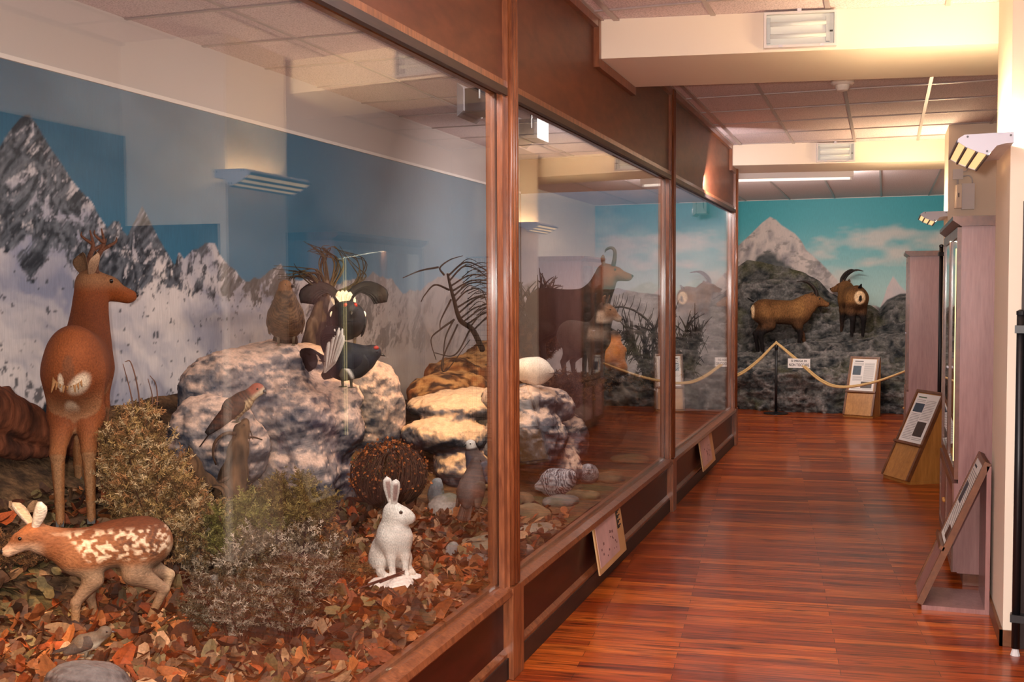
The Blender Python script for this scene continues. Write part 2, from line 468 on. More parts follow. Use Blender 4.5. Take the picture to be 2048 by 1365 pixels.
# ceiling: suspended tiles with metal runners
def ceiling_mat():
    m, nt, b, N, L = _nt('mineral_fibre_tile')
    tc = N('ShaderNodeTexCoord'); n1 = N('ShaderNodeTexNoise'); n1.inputs['Scale'].default_value = 120; n1.inputs['Detail'].default_value = 3
    L(tc.outputs['Object'], n1.inputs['Vector'])
    cr = N('ShaderNodeValToRGB'); cr.color_ramp.elements[0].position = 0.34; cr.color_ramp.elements[1].position = 0.55
    cr.color_ramp.elements[0].color = (*lin(186, 166, 166), 1); cr.color_ramp.elements[1].color = (*lin(226, 208, 208), 1)
    L(n1.outputs['Fac'], cr.inputs[0]); L(cr.outputs[0], b.inputs['Base Color']); b.inputs['Roughness'].default_value = 0.85
    bp = N('ShaderNodeBump'); bp.inputs['Strength'].default_value = 0.3; bp.inputs['Distance'].default_value = 0.004
    L(n1.outputs['Fac'], bp.inputs['Height']); L(bp.outputs['Normal'], b.inputs['Normal'])
    return m
m_tile = ceiling_mat()
m_runner = plain('ceiling_runner', (176, 160, 156), rough=0.35, metal=0.3, var=0.02)

# varnished plank floor
def floor_mat():
    m, nt, b, N, L = _nt('varnished_red_planks')
    tc = N('ShaderNodeTexCoord'); mp = N('ShaderNodeMapping'); mp.inputs['Rotation'].default_value = (0, 0, -math.atan(0.10))
    L(tc.outputs['Object'], mp.inputs['Vector'])
    br = N('ShaderNodeTexBrick'); br.offset = 0.37; br.inputs['Scale'].default_value = 1.0
    br.inputs['Brick Width'].default_value = 1.05; br.inputs['Row Height'].default_value = 0.068; br.inputs['Mortar Size'].default_value = 0.0012
    br.inputs['Mortar Smooth'].default_value = 0.3
    br.inputs['Color1'].default_value = (0.0, 0.0, 0.0, 1); br.inputs['Color2'].default_value = (1, 1, 1, 1); br.inputs['Mortar'].default_value = (0, 0, 0, 1)
    L(mp.outputs[0], br.inputs['Vector'])
    cr = N('ShaderNodeValToRGB'); e = cr.color_ramp.elements
    e[0].position = 0.0; e[0].color = (*lin(132, 48, 14), 1); e[1].position = 1.0; e[1].color = (*lin(206, 104, 34), 1)
    k = e.new(0.5); k.color = (*lin(170, 72, 20), 1)
    L(br.outputs['Color'], cr.inputs[0])
    m2 = N('ShaderNodeMapping'); m2.inputs['Scale'].default_value = (1.2, 22, 1); L(mp.outputs[0], m2.inputs['Vector'])
    n1 = N('ShaderNodeTexNoise'); n1.inputs['Scale'].default_value = 2.4; n1.inputs['Detail'].default_value = 7; n1.inputs['Distortion'].default_value = 0.7
    L(m2.outputs[0], n1.inputs['Vector'])
    c2 = N('ShaderNodeValToRGB'); e = c2.color_ramp.elements; e[0].position = 0.32; e[0].color = (0.28, 0.22, 0.18, 1); e[1].position = 0.60; e[1].color = (1.05, 1.02, 0.98, 1)
    L(n1.outputs['Fac'], c2.inputs[0])
    mu = N('ShaderNodeMix'); mu.data_type = 'RGBA'; mu.blend_type = 'MULTIPLY'; mu.inputs[0].default_value = 1.0
    L(cr.outputs[0], mu.inputs[6]); L(c2.outputs[0], mu.inputs[7])
    # dark knots and flecks
    m3 = N('ShaderNodeMapping'); m3.inputs['Scale'].default_value = (3.2, 11, 1); L(mp.outputs[0], m3.inputs['Vector'])
    vo = N('ShaderNodeTexVoronoi'); vo.inputs['Scale'].default_value = 1.0; L(m3.outputs[0], vo.inputs['Vector'])
    c3 = N('ShaderNodeValToRGB'); e = c3.color_ramp.elements; e[0].position = 0.05; e[0].color = (0.25, 0.2, 0.18, 1); e[1].position = 0.17; e[1].color = (1, 1, 1, 1)
    L(vo.outputs['Distance'], c3.inputs[0])
    mu2 = N('ShaderNodeMix'); mu2.data_type = 'RGBA'; mu2.blend_type = 'MULTIPLY'; mu2.inputs[0].default_value = 0.85
    L(mu.outputs[2], mu2.inputs[6]); L(c3.outputs[0], mu2.inputs[7])
    mu3 = N('ShaderNodeMix'); mu3.data_type = 'RGBA'; mu3.blend_type = 'MIX'; L(br.outputs['Fac'], mu3.inputs[0])
    L(mu2.outputs[2], mu3.inputs[6]); mu3.inputs[7].default_value = (*lin(46, 18, 8), 1)
    L(mu3.outputs[2], b.inputs['Base Color'])
    b.inputs['Roughness'].default_value = 0.30; b.inputs['Specular IOR Level'].default_value = 0.35
    b.inputs['Coat Weight'].default_value = 0.22; b.inputs['Coat Roughness'].default_value = 0.1
    bp = N('ShaderNodeBump'); bp.inputs['Strength'].default_value = 0.18; bp.inputs['Distance'].default_value = 0.003
    L(n1.outputs['Fac'], bp.inputs['Height']); L(bp.outputs['Normal'], b.inputs['Normal'])
    return m
m_floor = floor_mat()

# ------------------------------------------------------------------ shell
struct('floor', MB().box((-0.5, -3, -0.06), (WR, YE, 0)), m_floor)
struct('ceiling', MB().box((XB, -3, ZC), (WR, 11.3, ZC+0.06)), m_tile)
struct('ceiling_end_bay', MB().box((-0.6, 10.98, ZA), (WR, YE, ZA+0.04)), m_tile)
struct('wall_right', MB().box((WR, -3, 0), (WR+0.1, YE, ZC)), m_wall)
struct('wall_front', MB().box((XB, -3.1, 0), (WR, -3, ZC)), m_wall)
struct('wall_left', MB().box((XB-0.1, -3, 0), (XB, 11.1, ZC)), plain('dull_grey_plaster', (196, 184, 178), rough=0.75, var=0.02, vscale=2, bump=0.05, bscale=40))
struct('wall_left_end_bay', MB().box((-0.7, 11.06, 0), (-0.6, YE, ZC)), m_white)
# runners of the suspended ceiling
mb = MB()
for k in range(-3, 4):
    x = 1.14+0.555*k
    if x > XB+0.1: mb.box((x-0.012, -2.9, ZC-0.008), (x+0.012, 11.0, ZC-0.001))
for k in range(-6, -3):
    x = 1.14+0.555*k
    if x > XB+0.1: mb.box((x-0.012, 0.7, ZC-0.008), (x+0.012, 10.9, ZC-0.001))
for k in range(21):
    y = -2.6+0.66*k
    mb.box((XB, y-0.010, ZC-0.0085), (WR, y+0.010, ZC-0.0012))
mb.box((WR-0.03, -2.9, ZC-0.02), (WR-0.001, 10.6, ZC-0.001)); mb.box((0.09, -2.9, ZC-0.012), (0.12, 10.6, ZC-0.001))
struct('trim_1', mb, m_runner)
mb = MB()
for k in range(5): mb.box((-0.45+0.6*k, 11.6, ZA-0.007), (-0.43+0.6*k, YE-0.01, ZA-0.001))

struct('trim_2', mb, m_runner)
# beams
for i in (0, 1):
    p = [(0.004, yb(i, 0)), (WR-0.002, yb(i, WR)), (WR-0.002, yb(i, WR, True)), (0.004, yb(i, 0, True))]
    struct('trim_%d' % (3+i), MB().prism(p, ZB, ZC-0.001), m_wall, 'cream ceiling beam, %s' % ('nearest the camera' if i == 0 else 'far one in front of the end bay'))
# pilasters
PIL = [(5.10, 5.72), (10.02, 10.68)]
for i, (a, b_) in enumerate(PIL):
    struct('wall_right_pilaster' if i == 0 else 'wall_right_pilaster_far', MB().box((W, a, 0), (WR-0.001, b_, ZC-0.001)), m_wall)
    mb = MB().box((W-0.014, a-0.014, 0.001), (W-0.001, b_+0.014, 0.07)); mb.box((W-0.014, a-0.014, 0.001), (WR-0.002, a-0.001, 0.07))
    struct('baseboard_right' if i == 0 else 'baseboard_right_far', mb, m_oakedge)
struct('baseboard_recess', MB().box((WR-0.015, 5.75, 0.001), (WR-0.001, 10.0, 0.08)), m_oakedge)

# dark panelling opposite the first panes (long runs added to darken what the glass mirrors)
m_dark = wood('dark_stained_panelling', (30, 20, 18), (52, 34, 28), (6, 6, 1), 2.0, rough=0.5)
struct('wall_right_added_panel', MB().box((WR-0.03, -2.98, 0.001), (WR-0.001, 5.09, 2.42)), m_dark)  # unseen run, added to dull the reflection and the bounce
struct('wall_right_panelling_end', MB().box((1.972, 5.07, 0.001), (WR-0.04, 5.098, 1.92)), m_dark)
struct('wall_front_added_panel', MB().box((0.05, -2.999, 0.001), (WR-0.04, -2.97, 2.42)), m_dark)  # unseen panel added behind the camera to cut stray light

# ------------------------------------------------------------------ the long glazed display case
case = thing('display_case', 'long brown wooden museum showcase with tall glass panes along the left of the corridor', 'display case', (0, 0, 0))
def post(y, end=False):
    mb = MB().box((-0.07, y-0.055, 0.0), (0.022, y+0.055, 2.93))
    mb.build('post', m_frame, case)
    p = MB()
    for dy in (-0.030, 0.0, 0.030):
        p.tube([(0.024, y+dy, 0.375), (0.024, y+dy, 2.93)], [0.0125, 0.0125], 10)
    p.build('post_moulding', m_frame, case, smooth=True)
    MB().box((0.022, y-0.066, 0.002), (0.040, y+0.066, 0.37)).build('post_plinth', m_frame, case)
for y in POSTS: post(y)
for a, b_ in zip(POSTS[:-1], POSTS[1:]):
    a += 0.055; b_ -= 0.055
    MB().box((-0.020, a+0.002, ZS+0.012), (-0.012, b_-0.002, ZT+0.03)).build('glass_pane', m_glass, case)
    mb = MB()
    for (y0, y1, z0, z1) in ((a, a+0.035, ZS, ZT+0.03), (b_-0.035, b_, ZS, ZT+0.03)):
        mb.box((-0.045, y0, z0), (-0.021, y1, z1)); mb.box((-0.011, y0, z0), (0.012, y1-0.012*(y0 == a), z1))
    mb.box((-0.045, a, ZT), (-0.021, b_, ZT+0.03)); mb.box((-0.045, a, ZS), (-0.021, b_, ZS+0.02))
    mb.build('glazing_frame', m_frame, case)
    s_ = MB().prism([(-0.06, 0.325), (0.022, 0.325), (0.040, 0.345), (0.034, 0.366), (0.0, 0.378), (-0.06, 0.378)], a, b_, 'Y')
    s_.build('sill_rail', m_frame, case, fix=True)
    MB().box((-0.03, a, 0.085), (-0.006, b_, 0.326)).build('base_panel', m_base, case)
    MB().prism([(-0.006, 0.085), (0.010, 0.085), (0.010, 0.10), (-0.006, 0.118)], a, b_, 'Y').build('base_moulding', m_frame, case, fix=True)
    MB().box((-0.03, a, 0.001), (0.016, b_, 0.085)).build('skirting', m_skirt, case)
# header above the panes, notched where the beams meet it
def header(a, b_, notch=None):
    top = ZC-0.004
    poly = [(a, ZT+0.03), (b_, ZT+0.03), (b_, top)]
    if notch: poly += [(min(notch[1], b_), top), (min(notch[1], b_), ZB-0.003), (notch[0], ZB-0.003), (notch[0], top)]
    poly += [(a, top)]
    if notch and notch[1] >= b_: poly = [(a, ZT+0.03), (b_, ZT+0.03), (b_, ZB-0.003), (notch[0], ZB-0.003), (notch[0], top), (a, top)]
    MB().prism(poly, -0.045, 0.0, 'X').build('header_panel', m_panel, case, fix=True)
    t = MB()
    MB().box((0.0, a, ZT-0.006), (0.022, b_, ZT+0.024)).build('header_shade_rail', m_skirt, case)  # near-black strip stands in for the shadow along the glass top
    t.box((0.0, a, ZT+0.025), (0.014, b_, ZT+0.052))
    segs = [(a, b_, top)] if not notch else [(a, notch[0], top)]+([(notch[1], b_, top)] if notch[1] < b_ else [])
    for y0, y1, z in segs: t.box((0.0, y0, z-0.045), (0.028, y1, z))
    if notch:
        n1 = min(notch[1], b_)
        t.box((0.0, notch[0]-0.04, ZB-0.05), (0.030, notch[0], top)); t.box((0.0, notch[0], ZB-0.05), (0.028, n1, ZB-0.004))
    t.build('header_trim', m_frame, case)
header(POSTS[0]+0.055, POSTS[1]-0.055)
header(POSTS[1]+0.055, POSTS[2]-0.055, (5.495, 6.335))
header(POSTS[2]+0.055, POSTS[3]-0.055, (10.615, 11.4))
MB().box((XB+0.001, POSTS[3]+0.0, 0.0), (-0.071, POSTS[3]+0.05, 2.93)).build('end_panel', m_panel, case)
MB().box((XB+0.001, POSTS[0]-0.05, 0.0), (-0.071, POSTS[0], 2.93)).build('end_panel', m_panel, case)
MB().box((-0.6, POSTS[3]+0.056, 0.0), (-0.02, POSTS[3]+0.10, 2.70)).build('end_panel', m_frame, case)
struct('floor_case', MB().box((XB, POSTS[0]+0.001, -0.02), (-0.072, POSTS[3]-0.001, 0.04)), m_skirt)

# ------------------------------------------------------------------ painted mountain backdrop inside the case
def mural():
    PX = lambda pts: np.array([at(x, y, 'X', XB+0.012)[1:] for x, y in pts])
    sky = PX([(-60, 330), (0, 290), (20, 262), (40, 240), (58, 230), (72, 248), (100, 300), (130, 340), (160, 385), (175, 400), (200, 432), (214, 452), (226, 440), (238, 438), (246, 458), (256, 470),
              (270, 440), (284, 414), (298, 438), (330, 495), (350, 528), (358, 502), (368, 516), (384, 500), (410, 490), (430, 492), (440, 515), (470, 540), (492, 562), (520, 552), (548, 540), (562, 532), (576, 556),
              (620, 560), (680, 566), (720, 556), (745, 548), (780, 556), (806, 586), (840, 580), (870, 560), (895, 545), (920, 560), (960, 584), (1010, 586), (1100, 590), (1160, 584), (1240, 592), (1270, 575), (1310, 570), (1335, 596), (1400, 600), (1465, 600)])
    base = PX([(-60, 470), (0, 480), (40, 520), (66, 560), (100, 500), (150, 540), (200, 590), (240, 560), (262, 590), (300, 568), (370, 575), (420, 590), (480, 582), (540, 600), (600, 650), (700, 690), (1000, 700), (1465, 700)])
    tree = PX([(-60, 830), (60, 835), (100, 800), (150, 815), (200, 800), (300, 870), (380, 850), (440, 800), (600, 790), (800, 790), (1465, 790)])
    y0, y1, z0, z1 = 0.74, 10.94, 0.30, 2.57
    h = 0.0095
    ny, nz = int((y1-y0)/h)+1, int((z1-z0)/h)+1
    Y, Z = np.meshgrid(np.linspace(y0, y1, ny), np.linspace(z0, z1, nz), indexing='ij')
    P = np.stack([Y, Z, np.zeros_like(Y)], -1)
    si = lambda c: np.interp(Y, c[:, 0], c[:, 1])
    jag = 0.05*(fbm(P*[9, 0, 0]+3, 4, 5)-0.5)
    ZK = si(sky)+jag; ZBs = si(base)+0.10*(fbm(P*3, 3, 8)-0.5); ZTr = si(tree)+0.12*(fbm(P*[5, 0, 0]+9, 4, 9)-0.5)
    # sky: deep blue above, with drifting paler haze
    n = fbm(P*[0.9, 1.6, 1], 4, 2); up = sstep(0.9, 2.6, Z)
    C = mixc(lin(58, 124, 158), lin(14, 84, 114), np.clip(up*1.0+0.5*(n-0.4), 0, 1))
    C = mixc(C, lin(92, 138, 166), np.clip((n-0.50)*2.2, 0, 0.45))
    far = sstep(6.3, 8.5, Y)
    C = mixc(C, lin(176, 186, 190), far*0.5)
    # rock and snow
    d = np.clip((ZK-Z), 0, 9)
    warp = (fbm(P*5, 4, 21)-0.5)[..., None]*np.array([0.22, 0.16, 0])
    q = (P+warp)@np.array([[0.8, 0.5, 0], [-0.5, 0.8, 0], [0, 0, 1]])
    r1 = fbm(q*[26, 13, 1], 5, 31, 0.7); r2 = ridged((P+warp)*[11, 7, 1], 5, 41); r3 = fbm((P+warp)*[60, 48, 1], 3, 35)
    slope = fbm((P+warp*2)*[4.2, 3.0, 1], 4, 51)
    rockiness = 0.52*r1+0.22*(1-r2)+0.34*slope+0.16*(r3-0.5)+0.06
    inrock = 1-sstep(-0.05, 0.16, ZBs-Z)
    zone = sstep(4.2, 3.5, Y)*0.07
    mask = sstep(0.50, 0.60, rockiness+0.035*inrock-0.30*(1-inrock)+zone*inrock-0.05*sstep(5.0, 6.5, Y))
    shade = 0.6*fbm((P+warp)*[2.4, 3.2, 1], 5, 61)+0.4*fbm(q*[5, 14, 1], 4, 65)
    snow = mixc(lin(138, 140, 162), lin(228, 214, 210), np.clip(0.1+2.4*(shade-0.32), 0, 1))
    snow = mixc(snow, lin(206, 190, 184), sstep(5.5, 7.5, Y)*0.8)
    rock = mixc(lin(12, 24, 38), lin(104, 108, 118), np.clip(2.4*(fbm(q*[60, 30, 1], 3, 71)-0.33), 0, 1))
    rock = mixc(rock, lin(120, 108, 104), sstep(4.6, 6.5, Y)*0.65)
    M_ = mixc(snow, rock, mask)
    # distant pines at the foot
    tm = sstep(0.0, 0.03, ZTr-Z-0.16*(fbm(P*[30, 6, 1], 3, 81)-0.35))*(1-sstep(5.8, 6.6, Y))
    dots = sstep(0.68, 0.73, fbm(P*[34, 28, 1], 3, 91)+0.16*np.clip(1-(Z-ZTr)/0.25, 0, 1)-0.05)*(Z < ZBs)
    M_ = mixc(M_, lin(30, 40, 50), np.clip(tm+0.8*dots, 0, 1)*(1-sstep(6.0, 7.0, Y)))
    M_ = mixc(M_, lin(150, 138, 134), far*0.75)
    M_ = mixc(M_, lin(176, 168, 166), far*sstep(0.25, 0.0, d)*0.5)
    land = sstep(-0.006, 0.006, ZK-Z)
    C = mixc(C, M_, land)
    V = np.stack([np.full_like(Y, XB+0.012), Y, Z], -1).reshape(-1, 3)
    I = np.arange(ny*nz).reshape(ny, nz)
    Q = np.stack([I[:-1, :-1], I[1:, :-1], I[1:, 1:], I[:-1, 1:]], -1).reshape(-1, 4)
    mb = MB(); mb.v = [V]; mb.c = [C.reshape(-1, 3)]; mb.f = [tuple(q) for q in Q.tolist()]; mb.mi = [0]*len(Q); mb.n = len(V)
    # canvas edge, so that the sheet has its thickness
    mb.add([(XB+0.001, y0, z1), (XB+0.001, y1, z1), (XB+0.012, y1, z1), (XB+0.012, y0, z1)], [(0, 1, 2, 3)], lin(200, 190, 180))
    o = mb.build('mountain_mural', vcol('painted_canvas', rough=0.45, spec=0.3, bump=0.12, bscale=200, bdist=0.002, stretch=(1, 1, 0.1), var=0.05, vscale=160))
    tag(o, 'blue and white snowy mountain painting covering the back of the glass case', 'mural')
    t = MB().box((XB+0.001, y0, z1+0.001), (XB+0.022, y1, z1+0.022))
    struct('trim_5', t, m_white)
mural()
def end_panel_mural():
    yy = POSTS[3]-0.013
    PX = lambda pts: np.array([at(x, y, 'Y', yy)[[0, 2]] for x, y in pts])
    sky = PX([(1000, 590), (1040, 575), (1075, 560), (1110, 572), (1150, 580), (1200, 572), (1235, 592), (1258, 580), (1280, 568), (1300, 562), (1318, 572), (1335, 590), (1360, 575), (1390, 560), (1420, 570), (1445, 555), (1480, 560)])
    x0, x1, z0, z1 = XB+0.02, -0.075, 0.30, 2.57
    h = 0.012; nx, nz = int((x1-x0)/h)+1, int((z1-z0)/h)+1
    X, Z = np.meshgrid(np.linspace(x0, x1, nx), np.linspace(z0, z1, nz), indexing='ij'); P = np.stack([X, Z, X*0], -1)
    C = mixc(lin(186, 176, 180), lin(96, 124, 150), sstep(1.5, 2.5, Z)); C = mixc(C, lin(204, 190, 186), np.clip((fbm(P*[1.5, 3, 1], 4, 7)-0.5)*3, 0, 1)*0.6)
    zk = np.interp(X, sky[:, 0], sky[:, 1])+0.04*(fbm(P*[12, 0, 0], 4, 9)-0.5)
    r = fbm((P+0.1*fbm(P*4, 3, 3)[..., None])*[8, 14, 1], 5, 11, 0.65)
    M_ = mixc(lin(150, 138, 136), lin(206, 190, 184), np.clip(2.2*(r-0.3), 0, 1)); M_ = mixc(M_, lin(186, 172, 166), sstep(0.1, 0.7, zk-Z)*0.6)
    C = mixc(C, M_, sstep(-0.008, 0.008, zk-Z))
    V = np.stack([X, np.full_like(X, yy), Z], -1).reshape(-1, 3); I = np.arange(nx*nz).reshape(nx, nz)
    Q = np.stack([I[:-1, :-1], I[1:, :-1], I[1:, 1:], I[:-1, 1:]], -1).reshape(-1, 4)
    mb = MB(); mb.v = [V]; mb.c = [C.reshape(-1, 3)]; mb.f = [tuple(q) for q in Q.tolist()]; mb.mi = [0]*len(Q); mb.n = len(V)
    mb.add([(x0, yy, z1), (x1, yy, z1), (x1, yy+0.011, z1), (x0, yy+0.011, z1)], [(0, 1, 2, 3)], lin(200, 190, 180))
    tag(mb.build('misty_mural', MATS['painted_canvas']), 'hazy mauve mountain painting on the far end of the glass case', 'mural')
end_panel_mural()

# ------------------------------------------------------------------ painted end wall
def end_mural():
    py = YE-0.012
    PX = lambda pts: np.array([at(x, y, 'Y', py)[[0, 2]] for x, y in pts])
    peak = PX([(1380, 560), (1440, 540), (1476, 492), (1500, 470), (1524, 446), (1540, 434), (1552, 440), (1562, 450), (1590, 468), (1604, 484), (1612, 500), (1640, 524), (1660, 545), (1690, 578), (1720, 602), (1740, 611), (1752, 612), (1760, 616), (1774, 600), (1800, 588), (1900, 580)])
    pale = PX([(1380, 700), (1750, 640), (1768, 596), (1774, 576), (1786, 553), (1792, 560), (1800, 572), (1820, 590), (1900, 600)])
    x0, x1, z0, z1 = -0.59, WR-0.01, 0.9, ZA-0.01
    h = 0.012; nx, nz = int((x1-x0)/h)+1, int((z1-z0)/h)+1
    X, Z = np.meshgrid(np.linspace(x0, x1, nx), np.linspace(z0, z1, nz), indexing='ij')
    P = np.stack([X, Z, np.zeros_like(X)], -1)
    up = sstep(1.3, 2.6, Z)
    C = mixc(lin(190, 216, 208), lin(62, 164, 176), up**0.7)
    cl = fbm(P*[1.5, 3.6, 1]+5, 4, 3)
    C = mixc(C, lin(222, 206, 196), np.clip((cl-0.53)*5, 0, 1)*0.75*(1-sstep(2.3, 2.6, Z)))
    zk = np.interp(X, peak[:, 0], peak[:, 1]); zp = np.interp(X, pale[:, 0], pale[:, 1])
    C = mixc(C, mixc(lin(196, 190, 192), lin(226, 202, 196), fbm(P*6, 3, 4)), sstep(-0.01, 0.01, zp-Z))
    r = ridged((P+0.2*fbm(P*3, 3, 12)[..., None])*[7, 5, 1], 5, 14); s = fbm(P*[9, 14, 1], 4, 15)
    sn = mixc(lin(126, 118, 122), lin(208, 190, 182), np.clip(2.2*(r-0.35), 0, 1))
    dk = mixc(lin(40, 44, 46), lin(96, 92, 88), np.clip(2*(s-0.25), 0, 1))
    dep = zk-Z+0.30*(fbm(P*[6, 4, 1], 4, 16)-0.5)
    lim = np.interp(X, [-0.6, 0.0, 0.3, 1.0, 1.2], [0.42, 0.50, 0.50, 0.20, 0.10])
    lm = np.clip(sstep(lim-0.04, lim+0.08, dep)+sstep(0.62, 0.70, s)*0.5, 0, 1)
    lm = np.clip(lm+sstep(1.28, 1.4, X), 0, 1)
    C = mixc(C, mixc(sn, dk, lm), sstep(-0.01, 0.01, zk-Z))
    V = np.stack([X, np.full_like(X, py), Z], -1).reshape(-1, 3)
    I = np.arange(nx*nz).reshape(nx, nz)
    Q = np.stack([I[:-1, :-1], I[1:, :-1], I[1:, 1:], I[:-1, 1:]], -1).reshape(-1, 4)
    mb = MB(); mb.v = [V]; mb.c = [C.reshape(-1, 3)]; mb.f = [tuple(q) for q in Q.tolist()]; mb.mi = [0]*len(Q); mb.n = len(V)
    o = mb.build('peak_mural', MATS['painted_canvas'])
    tag(o, 'turquoise sky and snow-capped peak painted on the end wall behind the ibexes', 'mural')
    struct('wall_back', MB().box((-0.7, YE, 0), (WR+0.1, YE+0.1, ZC)), m_white)
end_mural()

def rock_relief():
    # papier-mache rock in front of the end wall: a stepped slope leaning on the painting
    top = np.array([at(x, y, 'Y', 15.3)[[0, 2]] for x, y in [(1380, 560), (1470, 535), (1490, 520), (1540, 528), (1600, 542), (1636, 562), (1660, 588), (1690, 600), (1722, 608), (1750, 616), (1760, 624), (1776, 606), (1796, 594), (1815, 588), (1900, 575)]])
    x0, x1 = -0.58, WR-0.02
    nx, nu = 230, 210
    X = np.linspace(x0, x1, nx); U = np.linspace(0, 1, nu)
    zt = np.interp(X, top[:, 0], top[:, 1])+0.04*(fbm(np.stack([X*9, X*0, X*0], -1), 3, 3)-0.5)
    V = np.zeros((nx, nu, 3))
    for i, x in enumerate(X):
        f = np.clip((x-0.1)/1.3, 0, 1)
        led = 0.72+0.22*f+0.05*math.sin(x*4)
        prof = [(0.0, 14.22-0.10*math.sin(x*3.1)), (0.47, 14.16-0.08*math.sin(x*3.1+1)), (0.53, 14.30), (0.62, 14.45), (led, 14.62), (led+0.02, 15.12-0.12*f), (led+0.16, 15.22), (zt[i]*0.75+led*0.25, 15.32), (zt[i], 15.52)]
        pr = np.array(prof); a = np.concatenate([[0], np.cumsum(np.hypot(np.diff(pr[:, 0]), np.diff(pr[:, 1])))]); a /= a[-1]
        V[i, :, 0] = x; V[i, :, 1] = np.interp(U, a, pr[:, 1]); V[i, :, 2] = np.interp(U, a, pr[:, 0])
    n1 = fbm(V*[3, 3, 4], 5, 5)-0.5; n2 = ridged(V*[5, 5, 7], 4, 6)-0.5
    fade = np.minimum(1, (1-U)*6)[None, :]
    V[..., 1] -= (0.28*n1+0.12*n2)*fade
    V[..., 1] = np.minimum(V[..., 1], YE-0.02)
    V[..., 2] += 0.10*n2*np.minimum(1, U*5)[None, :]*fade
    g = fbm(V*[14, 14, 14], 4, 8); g2 = fbm(V*4, 3, 9)
    C = mixc(lin(30, 34, 38), lin(112, 108, 104), np.clip(2.4*(g-0.3), 0, 1))
    C = mixc(C, lin(104, 100, 66), np.clip((g2-0.55)*4, 0, 1)*0.6)
    C = mixc(C, lin(150, 142, 138), np.clip((n2+0.5-0.72)*5, 0, 1)*0.6)
    I = np.arange(nx*nu).reshape(nx, nu)
    Q = np.stack([I[:-1, :-1], I[1:, :-1], I[1:, 1:], I[:-1, 1:]], -1).reshape(-1, 4)
    mb = MB(); mb.v = [V.reshape(-1, 3)]; mb.c = [C.reshape(-1, 3)]; mb.f = [tuple(q) for q in Q.tolist()]; mb.mi = [0]*len(Q); mb.n = nx*nu
    o = mb.build('rock_outcrop', vcol('sculpted_rock', rough=0.85, bump=0.6, bscale=26, bdist=0.03, var=0.22, vscale=40), smooth=True)
    tag(o, 'dark grey sculpted mountain rock rising from the floor at the end wall', 'rock')
    return V
RELIEF = rock_relief()
def relief_z(x, y):
    d = (RELIEF[..., 0]-x)**2+(RELIEF[..., 1]-y)**2
    c = d < 0.004
    return float(RELIEF[..., 2][c].max()) if c.any() else float(RELIEF[..., 2].ravel()[d.argmin()])

# ================================================================== things of the corridor
m_lamp = plain('lilac_grey_enamel', (206, 204, 214), rough=0.35, var=0.02)
m_lens = emitter('lit_lamp_lens', (255, 214, 150), 1.0)
m_bulb = emitter('lit_lamp_tube', (255, 224, 178), 560)
m_paper = plain('white_paper', (226, 218, 212), rough=0.6, var=0.02)
m_ink = plain('dark_ink', (44, 42, 46), rough=0.6)
m_inkgrey = plain('grey_print', (150, 142, 138), rough=0.6)
m_photo1 = plain('dark_blue_photo_print', (44, 58, 72), rough=0.3, var=0.35, vscale=25)
m_photo2 = plain('dark_brown_photo_print', (60, 40, 28), rough=0.3, var=0.4, vscale=25)

m_bright = plain('bright_white_plastic', (248, 242, 244), rough=0.35, var=0.01)
def wall_lamp(y0, y1, xw, zt, label):
    t = thing('wall_lamp', label, 'wall lamp', (xw, y0, zt), 0, 'angled wall lamps on the pilasters')
    prof = [(0, 0), (-.19, -.003), (-.214, -.018), (-.218, -.030), (-.182, -.056), (-.14, -.076), (-.098, -.092), (-.085, -.078), (-.064, -.054), (-.03, -.046), (0, -.045)]
    Ln = y1-y0
    for a in (0.0, Ln-0.006): MB().prism(prof, a, a+0.006, 'Y').build('end_plate', m_lamp, t, fix=True)
    s_ = MB()
    s_.prism([(-.10, -.001), (-.19, -.003), (-.214, -.018), (-.212, -.024), (-.19, -.010), (-.10, -.007)], 0.006, Ln-0.006, 'Y')
    s_.prism([(-.085, -.078), (-.064, -.054), (-.03, -.046), (0, -.045), (0, -.040), (-.03, -.041), (-.06, -.048), (-.08, -.074)], 0.006, Ln-0.006, 'Y')
    s_.build('housing', m_lamp, t, fix=True)
    MB().prism([(-.212, -.031), (-.182, -.051), (-.14, -.070), (-.100, -.086), (-.095, -.080), (-.14, -.062), (-.182, -.043), (-.206, -.026)], 0.008, Ln-0.008, 'Y').build('lens', m_lens, t, fix=True)
    C = crom([(-.216, -.032), (-.182, -.056), (-.14, -.076), (-.098, -.091)], 13)
    for i in (0, 4, 8, 12):
        x, z = C[i]; MB().box((x-0.004, 0.006, z-0.004), (x+0.004, Ln-0.006, z+0.008)).build('slat', m_dkgrey, t)
    for x, z in ((-.178, -.012), (-.012, -.014), (-.102, -.076)):
        MB().lathe([(0.0045, -0.003), (0.0045, 0.0)], 10, (x, 0, z), 'Y').build('screw', m_dkgrey, t)
    # the tube lies in the open top of the housing and lights the plaster above it
    MB().tube([(-0.062, 0.03, -0.026), (-0.062, Ln-0.03, -0.026)], [0.011, 0.011], 12).build('tube', m_bulb, t, smooth=True)
    return t
wall_lamp(4.98, 5.62, W-0.0, 2.20, 'angled grey wall lamp with lit slats on the pilaster nearest the camera')
wall_lamp(10.04, 10.66, W-0.0, 2.215, 'angled grey wall lamp on the far pilaster, above the far cabinet')

